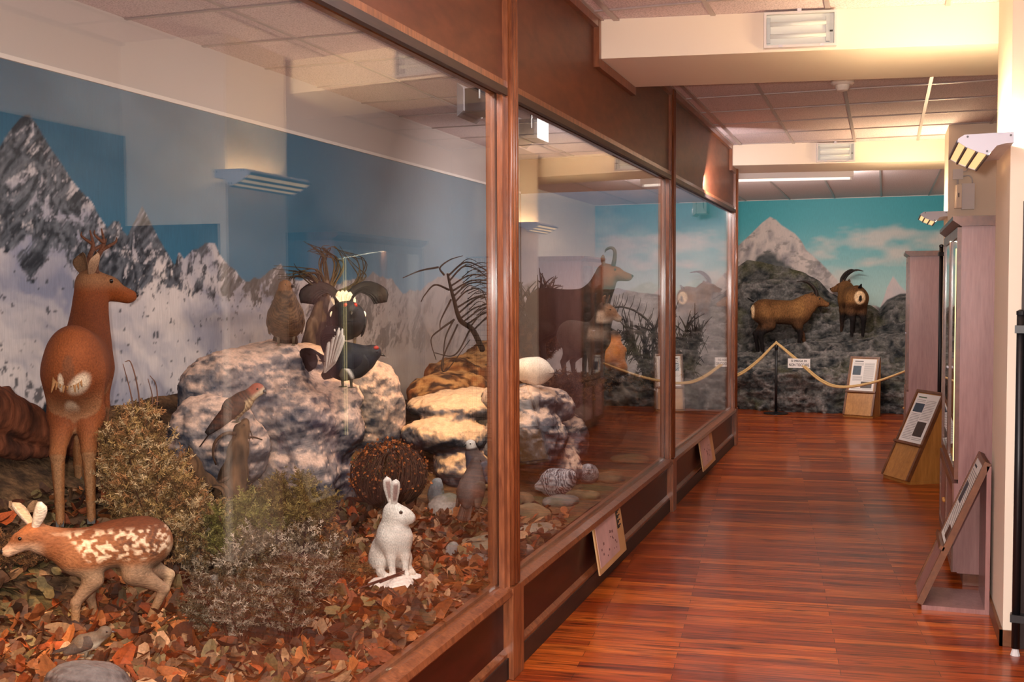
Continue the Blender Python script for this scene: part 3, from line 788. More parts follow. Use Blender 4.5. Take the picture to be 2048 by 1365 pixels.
def emergency_light(x0, z0, i, label):
    w, h = 0.35, 0.175
    y = yb(i, x0)
    t = thing('emergency_light', label, 'emergency light', (x0, y-0.001, z0), math.atan(SK), 'emergency lights on the beams')
    b = MB().box((0, -0.02, 0), (w, 0.0, h)); b.build('back_box', m_bright, t)
    f = MB()
    for q in (((0, -.045, 0), (w, -.02, .012)), ((0, -.045, h-.012), (w, -.02, h)), ((0, -.045, .012), (.012, -.02, h-.012)), ((w-.012, -.045, .012), (w, -.02, h-.012))): f.box(*q)
    f.build('frame', m_grey, t)
    for z in (0.058, 0.118):
        MB().tube([(0.03, -0.03, z), (w-0.05, -0.03, z)], [0.011, 0.011], 10).build('tube', m_bright, t, smooth=True)
    for xa in (0.014, w-0.05): MB().box((xa, -0.034, 0.025), (xa+0.018, -0.021, h-0.025)).build('tube_holder', m_lamp, t)
    MB().box((w-0.033, -0.041, 0.07), (w-0.018, -0.035, 0.078)).build('indicator', m_ink, t)
    MB().box((0.012, -0.046, 0.012), (w-0.012, -0.043, h-0.012)).build('cover', m_glass2, t)
    for x in (0.07, 0.27): MB().box((x, -0.05, 0.001), (x+0.02, -0.045, 0.012)).build('clip', m_lamp, t)
    MB().box((0.16, -0.048, h-0.004), (0.18, -0.02, h+0.018)).build('clip', m_lamp, t)
emergency_light(0.83, 2.752, 0, 'white rectangular emergency light on the near beam')
emergency_light(0.79, 2.752, 1, 'white rectangular emergency light on the far beam')

t = thing('smoke_detector', 'small round white smoke detector on the ceiling beyond the near beam', 'smoke detector', (1.14, 7.6, ZC-0.009))
MB().lathe([(0.075, 0), (0.075, -0.02), (0.06, -0.03)], 28).build('base', m_white, t, fix=True)
MB().lathe([(0.045, -0.03), (0.045, -0.05), (0.035, -0.066), (0.012, -0.072)], 24).build('sensor_head', m_white, t, fix=True, smooth=False)
t = thing('fluorescent_batten', 'long white tube light under the ceiling of the end bay', 'tube light', (0, 11.62, 2.68), math.atan(SK))
MB().box((-0.22, 0, 0.03), (1.12, 0.10, 0.118)).build('housing', m_white, t)
MB().tube([(-0.19, 0.05, 0.016), (1.09, 0.05, 0.016)], [0.013, 0.013], 12).build('tube', emitter('lit_tube', (255, 246, 236), 0.9), t, smooth=True)
for xa in (-0.21, 1.09): MB().box((xa, 0.035, 0.0), (xa+0.02, 0.065, 0.03)).build('tube_holder', m_grey, t)

# wall boxes on the far pilaster
yp = PIL[1][0]
o = MB().box((1.955, yp-0.045, 2.475), (2.035, yp-0.0005, 2.56)).build('junction_box', m_grey); tag(o, 'small pale junction box on the far pilaster above the siren', 'junction box')
t = thing('alarm_siren', 'beige alarm siren box with a bulging front on the far pilaster', 'alarm', (1.97, yp-0.0005, 2.22))
MB().box((0.055, -0.07, 0), (0.155, 0, 0.215)).build('body', m_grey, t)
MB().prism([(0.0, -0.03), (0.015, -0.085), (0.053, -0.095), (0.053, 0), (0.0, 0)], 0.01, 0.205, 'Z').build('cover', m_wall, t, fix=True)
MB().box((0.026, -0.093, 0.10), (0.034, -0.089, 0.135)).build('keyhole', m_ink, t)
mb = MB()
mb.tube(crom([(2.035, yp-0.02, 2.54), (2.06, yp-0.012, 2.545), (2.075, yp-0.012, 2.57), (2.11, yp-0.012, 2.58)], 10), 0.006, 8)
mb.tube(crom([(2.035, yp-0.02, 2.50), (2.08, yp-0.012, 2.505), (2.105, yp-0.012, 2.48), (2.11, yp-0.012, 2.44)], 10), 0.006, 8)
mb.tube([(1.995, yp-0.012, 2.475), (1.995, yp-0.012, 2.436)], 0.008, 8)
tag(mb.build('cable', m_grey, smooth=True), 'pale cables looping out of the junction box', 'cable')

# ---------------------------------------------------------------- glazed wooden cabinets
def cabinet(x0, x1, y0, y1, h, label, lit=True):
    t = thing('display_cabinet', label, 'cabinet', (x0, y0, 0), 0, 'wooden display cabinets along the right wall')
    d, L_ = x1-x0, y1-y0
    MB().box((0.03, 0.03, 0.001), (d, L_-0.03, 0.07)).build('plinth', m_cabdark, t)
    for a in (0.0, L_-0.025): MB().box((0.0, a, 0.07), (d, a+0.025, h-0.05)).build('side_panel', m_cab, t)
    MB().box((d-0.015, 0.025, 0.07), (d, L_-0.025, h-0.05)).build('back_panel', m_white, t)
    MB().box((0.012, 0.025, 0.07), (d-0.015, L_-0.025, 0.10)).build('bottom', m_cab, t)
    MB().prism([(-0.045, h-0.02), (-0.045, h), (d, h), (d, h-0.05), (-0.005, h-0.05)], -0.03, L_+0.03, 'Y').build('cornice', m_cabdark, t, fix=True)
    for z in (0.52, 0.95, 1.35): MB().box((0.05, 0.03, z), (d-0.02, L_-0.03, z+0.008)).build('shelf', m_glass2 if z > 0.6 else m_cab, t)
    half = L_/2
    for k in range(2):
        a, b_ = (0.002, half-0.002) if k == 0 else (half+0.002, L_-0.002)
        f = MB()
        zl, zh = 0.56, h-0.055
        for q in (((-0.02, a, zl), (0, a+0.045, zh)), ((-0.02, b_-0.045, zl), (0, b_, zh)), ((-0.02, a+0.045, zl), (0, b_-0.045, zl+0.05)), ((-0.02, a+0.045, zh-0.05), (0, b_-0.045, zh))): f.box(*q)
        dr = f.build('door', m_cabdark, t)
        MB().box((-0.012, a+0.045, zl+0.05), (-0.008, b_-0.045, zh-0.05)).build('pane', m_glass2, dr)
        lw = MB().box((-0.02, a, 0.075), (0, b_, 0.54)).build('cupboard_door', m_cab, t)
        fr = MB()
        for q in (((-0.028, a, 0.075), (-0.02, a+0.05, 0.54)), ((-0.028, b_-0.05, 0.075), (-0.02, b_, 0.54)), ((-0.028, a+0.05, 0.075), (-0.02, b_-0.05, 0.125)), ((-0.028, a+0.05, 0.49), (-0.02, b_-0.05, 0.54))): fr.box(*q)
        fr.build('door_frame', m_cabdark, lw)
        yk = b_-0.025 if k == 0 else a+0.025
        MB().ball((-0.034, yk, 0.33), 0.011, 10, 6).build('knob', m_oak, lw, smooth=True)
        MB().lathe([(0.006, 0), (0.006, -0.008)], 10, (-0.02, yk, 1.1), 'X').build('lock', m_lamp, dr)
    MB().box((0.002, 0.026, 0.54), (0.03, L_-0.026, 0.56)).build('rail', m_cabdark, t)
    if lit:
        MB().tube([(-0.0165, 0.118, 0.64), (-0.0165, 0.118, 1.76)], [0.0045, 0.0045], 10).build('light_strip', emitter('lit_cabinet_strip', (255, 240, 170), 1.1), t, smooth=True)
        area('cabinet_light', (x0+0.10, (y0+y1)/2, h-0.08), (x0+0.3, (y0+y1)/2, 0.5), 0.05, L_*0.8, 4, (1.0, 0.92, 0.66))
    return t
cabinet(1.79, 2.36, 6.05, 7.40, 1.92, 'tall mauve-brown display cabinet with lit glass front beside the near pilaster')
cabinet(1.65, 2.22, 11.35, 12.25, 1.92, 'tall narrow brown display cabinet at the far end before the painted rock', False)
# crumpled plastic pocket taped on the cabinet side is left as clear film
film = MB()
for k in range(3): film.leaf((2.07+0.018*k, 6.046, 1.58), (-0.10+0.06*k, 0, -1), (0, -1, 0), 0.28, lambda u: 0.016+0.012*u, 0.35, 0.0015, nu=6)
tag(film.build('plastic_strips', plain('clear_plastic_film', (236, 216, 216), rough=0.25, var=0.05), smooth=True), 'crumpled pale plastic strips stuck to the side of the near cabinet', 'plastic strips')

# ---------------------------------------------------------------- information lecterns
def paper_sheet(t, org, u, v, n, w, h, pics, title_green=False):
    """sheet of paper lying on the slope: org corner, u along width, v up the slope, n outward"""
    u, v, n = map(np.asarray, (u, v, n))
    R = np.stack([u, v, n], 1)
    def bx(a0, b0, a1, b1, z0, z1): return (np.array((a0, b0, z0)), np.array((a1, b1, z1)))
    def mk(rects, z0, z1, name, mat, par):
        m_ = MB()
        for r in rects:
            lo, hi = bx(*r, z0, z1)
            c = np.array([[(lo, hi)[i][0], (lo, hi)[j][1], (lo, hi)[k][2]] for i in (0, 1) for j in (0, 1) for k in (0, 1)])@R.T+np.asarray(org)
            m_.add(c, [(0, 1, 3, 2), (4, 6, 7, 5), (0, 4, 5, 1), (2, 3, 7, 6), (0, 2, 6, 4), (1, 5, 7, 3)])
        return m_.build(name, mat, par, fix=True)
    sh = mk([(0, 0, w, h)], 0.0, 0.003, 'paper_sheet', m_paper, t)
    for i, r in enumerate(pics): mk([(r[0]*w, r[1]*h, r[2]*w, r[3]*h)], 0.003, 0.0042, 'printed_photo', m_photo1 if i % 2 == 0 else m_photo2, sh)
    mk([(0.10*w, 0.915*h, 0.46*w, 0.94*h)], 0.003, 0.0040, 'heading', plain('green_heading', (70, 92, 60), rough=0.6) if title_green else m_ink, sh)
    rows = []
    for k in range(26):
        y = 0.87-k*0.032
        for (a, b_) in ((0.08, 0.48), (0.52, 0.94)):
            if any(a < p[2] and b_ > p[0] and y < p[3]+0.015 and y > p[1]-0.015 for p in pics): continue
            rows.append((a*w, y*h-0.0022, b_*w, y*h+0.0022))
    mk(rows, 0.003, 0.0038, 'text_lines', m_inkgrey, sh)
    return sh
def lectern(loc, rz, label, w=0.37, d=0.31, h=0.72, closed=True, mw=None, pics=(), green=False):
    """front faces -X before turning; width along Y"""
    mw = mw or m_oak
    t = thing('information_lectern', label, 'lectern', loc, rz, 'sloping wooden information lecterns')
    MB().box((0.0, 0, 0.0), (d, w, 0.022)).build('base', mw, t)
    MB().box((d-0.02, 0, 0.022), (d, w, h)).build('back', mw, t)
    a = np.array([0.0, 0.022]); b_ = np.array([d-0.005, h+0.012]); L_ = np.linalg.norm(b_-a); dr = (b_-a)/L_; nn = np.array([-dr[1], dr[0]])
    v = np.array([dr[0], 0, dr[1]]); n = np.array([nn[0], 0, nn[1]]); u = np.array([0, -1.0, 0])
    q = lambda s0, o: a+dr*s0+nn*o
    # slope board with a darker edge
    MB().prism([tuple(q(0, 0)), tuple(q(L_, 0)), tuple(q(L_, 0.018)), tuple(q(0, 0.018))], 0.004, w-0.004, 'Y').build('sloping_board', mw, t, fix=True)
    fr = MB()
    for y0 in (0.0, w-0.022): fr.prism([tuple(q(0, -0.004)), tuple(q(L_, -0.004)), tuple(q(L_, 0.026)), tuple(q(0, 0.026))], y0, y0+0.022, 'Y')
    fr.prism([tuple(q(L_-0.022, 0.0)), tuple(q(L_, 0.0)), tuple(q(L_, 0.026)), tuple(q(L_-0.022, 0.026))], 0.02, w-0.02, 'Y')
    fr.build('edging', m_oakedge, t, fix=True)
    l0 = L_*0.40
    MB().prism([tuple(q(l0-0.02, 0.018)), tuple(q(l0, 0.018)), tuple(q(l0+0.004, 0.042)), tuple(q(l0-0.016, 0.042))], 0.0, w, 'Y').build('ledge', m_oakedge, t, fix=True)
    if closed:
        for y0 in (0.004, w-0.016): MB().prism([(0.004, 0.022), (d-0.02, 0.022), (d-0.02, h-0.03)], y0, y0+0.012, 'Y').build('side_panel', mw, t, fix=True)
    o2 = q(l0+0.004, 0.0185); org = (o2[0], w-0.035, o2[1])
    paper_sheet(t, org, u, v, n, w-0.07, L_-l0-0.035, pics, green)
    return t
PICS_A = [(0.08, 0.62, 0.50, 0.80), (0.50, 0.14, 0.90, 0.44)]
lectern((1.605, 5.56, 0), 0.0, 'open-sided brown sloping lectern in front of the near pilaster', w=0.36, d=0.30, h=0.71, closed=False, mw=m_cab, pics=[(0.10, 0.46, 0.48, 0.72), (0.52, 0.05, 0.92, 0.2)])
lectern((1.62, 9.10, 0), math.radians(32), 'honey-brown sloping lectern in mid corridor before the far pilaster', w=0.37, d=0.33, h=0.70, pics=PICS_A, green=True)
lectern((1.30, 13.70, 0), math.radians(74), 'yellow oak sloping lectern behind the rope at the rock', w=0.36, d=0.30, h=0.70, pics=[(0.06, 0.50, 0.40, 0.78), (0.46, 0.10, 0.92, 0.30)])

# ---------------------------------------------------------------- boards leaning on the case
def leaning_board(y0, w, h, label, title):
    t = thing('illustration_board', label, 'board', (0.030, y0, 0.088), 0, 'illustrated boards leaning on the showcase base')
    th = math.radians(9); c, s_ = math.cos(th), math.sin(th)
    R = np.array([[c, 0, -s_], [0, 1, 0], [s_, 0, c]])
    off = np.array([0.028, 0, 0.0])
    def b(lo, hi, name, mat, par):
        m_ = MB().box(lo, hi, R); m_.v = [v_+off for v_ in m_.v]; return m_.build(name, mat, par)
    bd = b((-0.008, 0, 0), (0.0, w, h), 'backing_board', plain('tan_card', (206, 162, 112), rough=0.5), t)
    pr = b((0.0, 0.05*w, 0.03), (0.0015, 0.76*w, h*0.93), 'print', plain('pinkish_print', (206, 170, 166), rough=0.45, var=0.2, vscale=7), bd)
    rnd = random.Random(int(y0*100))
    for k in range(16):
        m_ = MB()
        y = rnd.uniform(0.14, 0.68)*w; z = rnd.uniform(0.2, 0.66)*h; r = rnd.uniform(0.006, 0.014)
        m_.box((0.0015, y, z), (0.0022, y+r*1.6, z+r), R)
        m_.v = [v_+off for v_ in m_.v]; m_.build('small_drawing', plain('brown_drawing', (120, 84, 82), rough=0.6), pr)
    m_ = MB()
    for k in range(11 if title else 0):
        z = h*(0.93-0.035*k); m_.box((0.0, 0.79*w, z-0.004), (0.0008, (0.93-0.05*(k % 3))*w, z+0.004), R)
    if title: m_.v = [v_+off for v_ in m_.v]; m_.build('vertical_title', m_ink, bd)
    return t
leaning_board(5.36, 0.60, 0.255, 'larger pinkish illustrated board leaning on the showcase base, nearer the camera', True)
leaning_board(8.72, 0.66, 0.255, 'tan illustrated board leaning on the showcase base, farther down the corridor', False)

# ---------------------------------------------------------------- rope barrier at the end wall
PX0, PY0 = 0.15, 13.86
t = thing('rope_stanchion', 'slim black rope post on a round foot before the rock', 'rope post', (PX0, PY0, 0))
MB().lathe([(0.15, 0.001), (0.15, 0.012), (0.05, 0.022), (0.02, 0.03)], 32).build('base', m_black, t, fix=True)
MB().tube([(0, 0, 0.02), (0, 0, 0.84)], [0.016, 0.016], 14).build('pole', m_black, t, smooth=True)
MB().lathe([(0.02, 0.80), (0.022, 0.84), (0.016, 0.862), (0.004, 0.868)], 16).build('cap', m_black, t, fix=True, smooth=True)
m_rope = plain('cream_rope', (206, 168, 112), rough=0.8, var=0.15, vscale=60, bump=0.6, bscale=220)
mb = MB()
A = at(1476, 752, 'Y', 13.8); A2 = (PX0-0.0, PY0-0.012, 0.874)
B_ = at(1700, 776, 'Y', 13.42); B3 = at(1812, 742, 'Y', 12.6)
for dz, dy in ((0, 0), (0.022, 0.016)):
    mb.tube(crom([(A[0]-0.25, A[1], A[2]-0.05+dz), (A[0], A[1]+dy, A[2]+dz), ((A[0]+PX0)/2, 13.83+dy, (A[2]+0.87)/2-0.03+dz), (PX0-0.02, PY0-0.012+dy, 0.866+dz*0.5), (PX0+0.02, PY0-0.012+dy, 0.866+dz*0.5), (PX0+0.26, 13.8+dy, 0.665+dz), (PX0+0.55, 13.62+dy, 0.44+dz), (B_[0]-0.1, B_[1]+dy, B_[2]+dz*0.6), (B_[0]+0.25, 13.0+dy, (B_[2]+B3[2])/2-0.04+dz*0.3), tuple(B3), (1.70, 12.254, B3[2]+0.08)], 90), 0.011, 8)
tag(mb.build('barrier_rope', m_rope, smooth=True), 'cream double rope hanging from the black post across the rock', 'rope')
t = thing('warning_sign', 'small white sign hanging on the rope, forbidding touching', 'sign', (PX0+0.15, 13.765, 0.585))
MB().box((0, -0.004, 0), (0.265, 0.0, 0.115)).build('sign_plate', m_paper, t)
def text_mesh(body, size, name, mat, parent, loc, rot, width=None):
    cu = bpy.data.curves.new('txt', 'FONT'); cu.body = body; cu.size = size; cu.align_x = 'CENTER'; cu.align_y = 'CENTER'; cu.extrude = 0.0004; cu.offset = size*0.02
    tmp = bpy.data.objects.new('txt', cu); COL.objects.link(tmp); bpy.context.view_layer.update()
    me = bpy.data.meshes.new_from_object(tmp.evaluated_get(bpy.context.evaluated_depsgraph_get()))
    bpy.data.objects.remove(tmp); bpy.data.curves.remove(cu)
    if width:
        xs = [v.co.x for v in me.vertices]; k = width/(max(xs)-min(xs))
        for v in me.vertices: v.co.x *= k
    me.materials.clear(); me.materials.append(mat)
    o = bpy.data.objects.new(name, me); COL.objects.link(o); o.parent = parent; o.location = loc; o.rotation_euler = rot
    return o
text_mesh('SI PREGA DI', 0.036, 'lettering', m_ink, t, (0.1325, -0.0045, 0.085), (PI/2, 0, 0), 0.185)
text_mesh('NON TOCCARE', 0.046, 'lettering', m_ink, t, (0.1325, -0.0045, 0.036), (PI/2, 0, 0), 0.24)

# ---------------------------------------------------------------- black wire screens
def wire_screen(loc, rz, w, h, label, cell=0.05):
    t = thing('wire_screen', label, 'wire screen', loc, rz, 'black wire mesh display screens')
    MB().tube([(0, 0, 0.03), (0, 0, h)], [0.016, 0.016], 12).build('post', m_black, t, smooth=True)
    MB().lathe([(0.004, h), (0.018, h), (0.018, h+0.015), (0.006, h+0.022)], 12).build('post_cap', m_black, t, fix=True)
    MB().tube([(0.0, 0, 0.0), (0, 0, 0.03)], [0.02, 0.012], 10).build('foot', m_grey, t)
    for z in (0.16, h-0.06): MB().box((-0.022, -0.022, z-0.016), (0.06, 0.022, z+0.016)).build('clamp', m_black, t)
    f = MB(); f.box((0.04, -0.008, 0.12), (0.056, 0.008, h-0.02)); f.box((w-0.016, -0.008, 0.12), (w, 0.008, h-0.02)); f.box((0.056, -0.008, 0.12), (w-0.016, 0.008, 0.134)); f.box((0.056, -0.008, h-0.034), (w-0.016, 0.008, h-0.02))
    f.build('frame', m_black, t)
    g = MB(); z = 0.12+cell
    while z < h-0.04: g.box((0.05, -0.002, z-0.002), (w-0.01, 0.002, z+0.002)); z += cell
    x = 0.05+cell
    while x < w-0.02: g.box((x-0.002, -0.0045, 0.13), (x+0.002, -0.0005, h-0.03)); x += cell
    g.build('wire_grid', m_black, t)
wire_screen((1.958, 4.98, 0), math.radians(-8), 0.4, 1.44, 'black wire screen with round post at the right edge beside the near pilaster')
wire_screen((1.862, 9.78, 0), math.radians(12), 0.55, 1.90, 'black wire screen standing between the near cabinet and far pilaster')
tag(bpy.data.objects['wire_screen'], None)

# ================================================================== animals
m_fur = vcol('animal_fur', rough=0.75, spec=0.25, bump=0.55, bscale=150, bdist=0.006, stretch=(0.5, 1.4, 0.9), var=0.16)
m_fleece = vcol('shaggy_coat', rough=0.85, spec=0.2, bump=0.8, bscale=70, bdist=0.012, stretch=(1, 1, 0.5), var=0.24)
m_feather = vcol('bird_plumage', rough=0.65, spec=0.3, bump=0.5, bscale=170, bdist=0.004, stretch=(1, 1, 0.6), var=0.12)
m_horn = plain('dark_horn', (46, 36, 32), rough=0.5, var=0.3, vscale=30, bump=0.6, bscale=70)
m_antler = plain('brown_antler', (104, 58, 34), rough=0.6, var=0.35, vscale=40, bump=0.9, bscale=120)
m_eye = plain('glass_eye', (16, 10, 8), rough=0.05, spec=0.8, var=0)
m_nose = plain('moist_nose', (36, 28, 28), rough=0.3, var=0.1)
m_hoof = plain('dark_hoof', (40, 32, 28), rough=0.5, var=0.2)
m_beak = plain('dark_beak', (48, 44, 42), rough=0.4)
m_red = plain('red_wattle', (150, 40, 30), rough=0.6, var=0.2, vscale=60)
m_toe = plain('scaly_leg', (120, 104, 84), rough=0.6, var=0.2, vscale=60)

def seg(a, b, t): return tuple(np.asarray(a)*(1-t)+np.asarray(b)*t)
def lerp_head(hd, roll=0.0):
    hd = _nrm(hd); left = _nrm(np.cross((0, 0, 1), hd)); up = np.cross(hd, left)
    return hd, left, up
def ungulate(name, label, cat, loc, rz, h, hip, sh, rhip, rsh, wid, neck, head, hdir, hlen, legs, colf, mat=None, belly=None, head_r=None, horns=None, ears=(0.13, 0.035), earc=None, hoof_r=0.017, group=None, lo=None, hi=None, ear_spread=0.75, disp=None, jaw=1.0, ear_skew=0.0):
    """legs: (kind, y, (x, z) of each joint from hip/shoulder to hoof); neck: rows x, y, z, r"""
    t = thing(name, label, cat, loc, rz, group)
    s = Sculpt(lo, hi, h)
    hip = np.array([hip[0], 0, hip[1]]); sh = np.array([sh[0], 0, sh[1]])
    mid = (hip+sh)/2 if belly is None else np.array([belly[0], 0, belly[1]]); rm = (rhip+rsh)/2 if belly is None else belly[2]
    s.chain(crom([(*(hip+(-rhip*0.35, 0, -0.01)), rhip*0.86), (*hip, rhip), (*mid, rm), (*sh, rsh), (*(sh+(rsh*0.35, 0, -rsh*0.1)), rsh*0.82)], 14), rhip*0.3, wid)
    s.chain(crom(neck, 9), rsh*0.45, 0.85)
    hd, left, up = lerp_head(hdir); head = np.asarray(head, float); R = head_r or hlen*0.29
    s.cone(head-hd*R*0.2, head+hd*hlen*0.35, R, R*0.80, R*0.5)
    s.cone(head+hd*hlen*0.3-up*R*0.12, head+hd*(hlen-R*0.45)-up*R*0.34, R*0.74, R*0.46, R*0.4)
    s.cone(head-up*R*0.45+hd*R*0.2, head+hd*(hlen*0.8)-up*R*0.62, R*0.62*jaw, R*0.30, R*0.3)
    for sd in (-1, 1): s.ell(head+left*sd*R*0.62+hd*R*0.85+up*R*0.42, (R*0.30,)*3, R*0.25)
    feet = []
    for kind, y, J, rr in legs:
        P = [(x, y*w_, z) for (x, z), w_ in zip(J, ((0.55, 0.85, 1, 1, 1) if kind == 'H' else (0.6, 0.9, 1, 1, 1)))]
        for i in range(len(P)-1): s.cone(P[i], P[i+1], rr[i], rr[i+1], rr[i]*0.55 if i else rhip*0.35)
        feet.append(P[-1])
    o = sculpt_build(s, 'body', mat or m_fur, t, colf, disp)
    hf = hoof_r
    for (x, y, z) in feet:
        mb = MB()
        for e in (-1, 1):
            mb.prism([(x-hf*1.0, -0.0), (x+hf*1.6, -0.0), (x+hf*0.7, hf*1.9), (x-hf*0.7, hf*1.9)], y+e*hf*0.48-hf*0.42, y+e*hf*0.48+hf*0.42, 'Y')
        mb.v = [v+np.array([0, 0, z-hf*0.9]) for v in mb.v]
        mb.build('hoof', m_hoof, t, fix=True)
    for sd in (-1, 1):
        e = head+left*sd*R*0.80+hd*R*0.95+up*R*0.36
        MB().ball(e, R*0.19, 12, 8).build('eye', m_eye, t, smooth=True)
        L_, w_ = ears; b0 = head+left*sd*R*0.55-hd*R*0.35+up*R*0.55
        d = _nrm(up*0.9+left*sd*ear_spread-hd*(0.25+ear_skew*sd))
        ci, co = earc or (lin(206, 180, 160), lin(120, 84, 58))
        MB().leaf(b0, d, _nrm(hd*0.7+left*sd*0.5), L_, lambda u: w_*(0.45+1.2*u-0.2*u*u)*math.sqrt(max(0.0, 1-u**3.2)) if u < 1 else 0.001, -0.9, 0.004, 0.02, 10, 7, ci, co).build('ear', m_fur, t, smooth=True, fix=True)
    MB().ball(head+hd*(hlen-R*0.16)-up*R*0.20, (R*0.26, R*0.30, R*0.24), 10, 8).build('nose', m_nose, t, smooth=True)
    if horns:
        for sd in (-1, 1):
            for pts, rad in horns:
                Q = [head+left*sd*(p[1])+hd*p[0]+up*p[2] for p in pts]
                n = max(8, 4*len(Q)); rr = np.interp(np.linspace(0, 1, n), np.linspace(0, 1, len(rad)), rad)
                horn_mb[sd].tube(crom(Q, n), rr, 9)
    return t, head, hd, left, up
horn_mb = {-1: MB(), 1: MB()}
def flush_horns(t, name, mat):
    for sd in (-1, 1):
        if horn_mb[sd].n: horn_mb[sd].build(name, mat, t, smooth=True)
        horn_mb[sd] = MB()

def furn(V, sc, seed): return fbm(V*np.asarray(sc), 4, seed)-0.5

# ---------------------------------------------------------------- roe buck, seen from behind
def buck_col(V, N):
    x, y, z = V.T
    n = furn(V, (6, 6, 4), 3)
    C = mixc(lin(104, 48, 20), lin(142, 74, 34), np.clip(0.5+1.6*n, 0, 1))
    C = mixc(C, lin(78, 38, 20), sstep(0.62, 0.80, z)*sstep(0.35, 0.0, np.abs(x))*0.6)
    C = mixc(C, lin(140, 68, 22), sstep(0.72, 0.84, z)*sstep(0.2, 0.34, x)*0.7)
    C = mixc(C, lin(138, 92, 54), sstep(0.44, 0.20, z)*0.7)
    C = mixc(C, lin(172, 134, 98), sstep(0.05, -0.06, N[:, 2]+0.25*np.abs(N[:, 1]))*sstep(0.55, 0.45, z)*0.35)
    rear = sstep(-0.24, -0.30, x)
    d1 = ((y+0.032)/0.040)**2+((z-0.555+0.5*(y+0.032))/0.040)**2
    d2 = ((y-0.028)/0.012)**2+((z-0.565)/0.040)**2
    d3 = ((y-0.005)/0.028)**2+((z-0.44)/0.055)**2
    wh = np.maximum(np.maximum(sstep(1.5, 0.2, d1+2.6*n), sstep(1.3, 0.5, d2+2*n)), sstep(1.3, 0.5, d3+1.8*n))
    C = mixc(C, lin(222, 196, 168), wh*rear*0.95)
    C = mixc(C, lin(92, 60, 40), rear*sstep(1.5, 1.1, ((y-0.0)/0.02)**2+((z-0.60)/0.06)**2)*(1-wh)*0.5)
    hd = sstep(0.90, 0.96, z)
    C = mixc(C, lin(150, 116, 84), hd*0.5)
    return C
gx = -1.70
p = at(168, 1024, 'X', gx)
S = 1.0
legs = []
for y, dx in ((0.056, 0.0), (-0.054, 0.03)):
    legs.append(('H', y, [(-0.24, 0.58), (-0.17, 0.42), (-0.30+dx, 0.29), (-0.275+dx, 0.09), (-0.265+dx, 0.012)], (0.082, 0.056, 0.028, 0.018, 0.018)))
for y, dx, dz in ((0.05, 0.02, 0.10), (-0.05, 0.06, 0.10)):
    legs.append(('F', y, [(0.22, 0.56), (0.20, 0.42), (0.24+dx, 0.30), (0.235+dx, 0.16), (0.25+dx, dz)], (0.075, 0.042, 0.026, 0.018, 0.018)))
hy = math.radians(-66)
buck, hh, hd_, lf_, up_ = ungulate('roe_deer', 'reddish-brown antlered roe buck seen from behind, head turned right', 'deer', (p[0], p[1], p[2]), math.radians(124), 0.0085,
    (-0.22, 0.625), (0.20, 0.61), 0.136, 0.124, 0.72,
    [(0.20, 0, 0.62, 0.105), (0.27, -0.005, 0.74, 0.080), (0.31, -0.01, 0.85, 0.062), (0.33, -0.015, 0.93, 0.056)],
    (0.335, -0.02, 0.945), (math.cos(hy), math.sin(hy), -0.22), 0.20, legs, buck_col, belly=(-0.02, 0.595, 0.145), head_r=0.060,
    horns=[([(-0.01, 0.028, 0.045), (-0.02, 0.050, 0.11), (-0.01, 0.070, 0.17), (-0.035, 0.075, 0.235)], (0.014, 0.012, 0.009, 0.003)),
           ([(-0.013, 0.064, 0.145), (0.035, 0.070, 0.19), (0.04, 0.066, 0.215)], (0.009, 0.006, 0.002)),
           ([(-0.01, 0.071, 0.175), (-0.06, 0.085, 0.20), (-0.065, 0.088, 0.22)], (0.008, 0.005, 0.002)),
           ([(-0.01, 0.028, 0.04), (-0.012, 0.034, 0.058)], (0.021, 0.017))],
    ears=(0.125, 0.036), earc=(lin(176, 140, 112), lin(116, 84, 60)), lo=(-0.46, -0.27, -0.02), hi=(0.60, 0.24, 1.06), hoof_r=0.016, ear_spread=0.85)
flush_horns(buck, 'antler', m_antler)
tb = MB()
for k in range(9): tb.leaf((-0.365, -0.035+0.010*k, 0.60), (-0.30, 0.05*(k-4), -0.9), (-1, 0, 0.2), 0.055+0.01*(k % 3), lambda u: 0.010*(1-u*0.8), 0.3, 0.003, nu=5, nv=3)
tb.col = (1, 1, 1); tb.c = [np.tile(lin(150, 104, 64), (len(c_), 1)) for c_ in tb.c]
tb.build('tail', m_fur, buck, smooth=True)

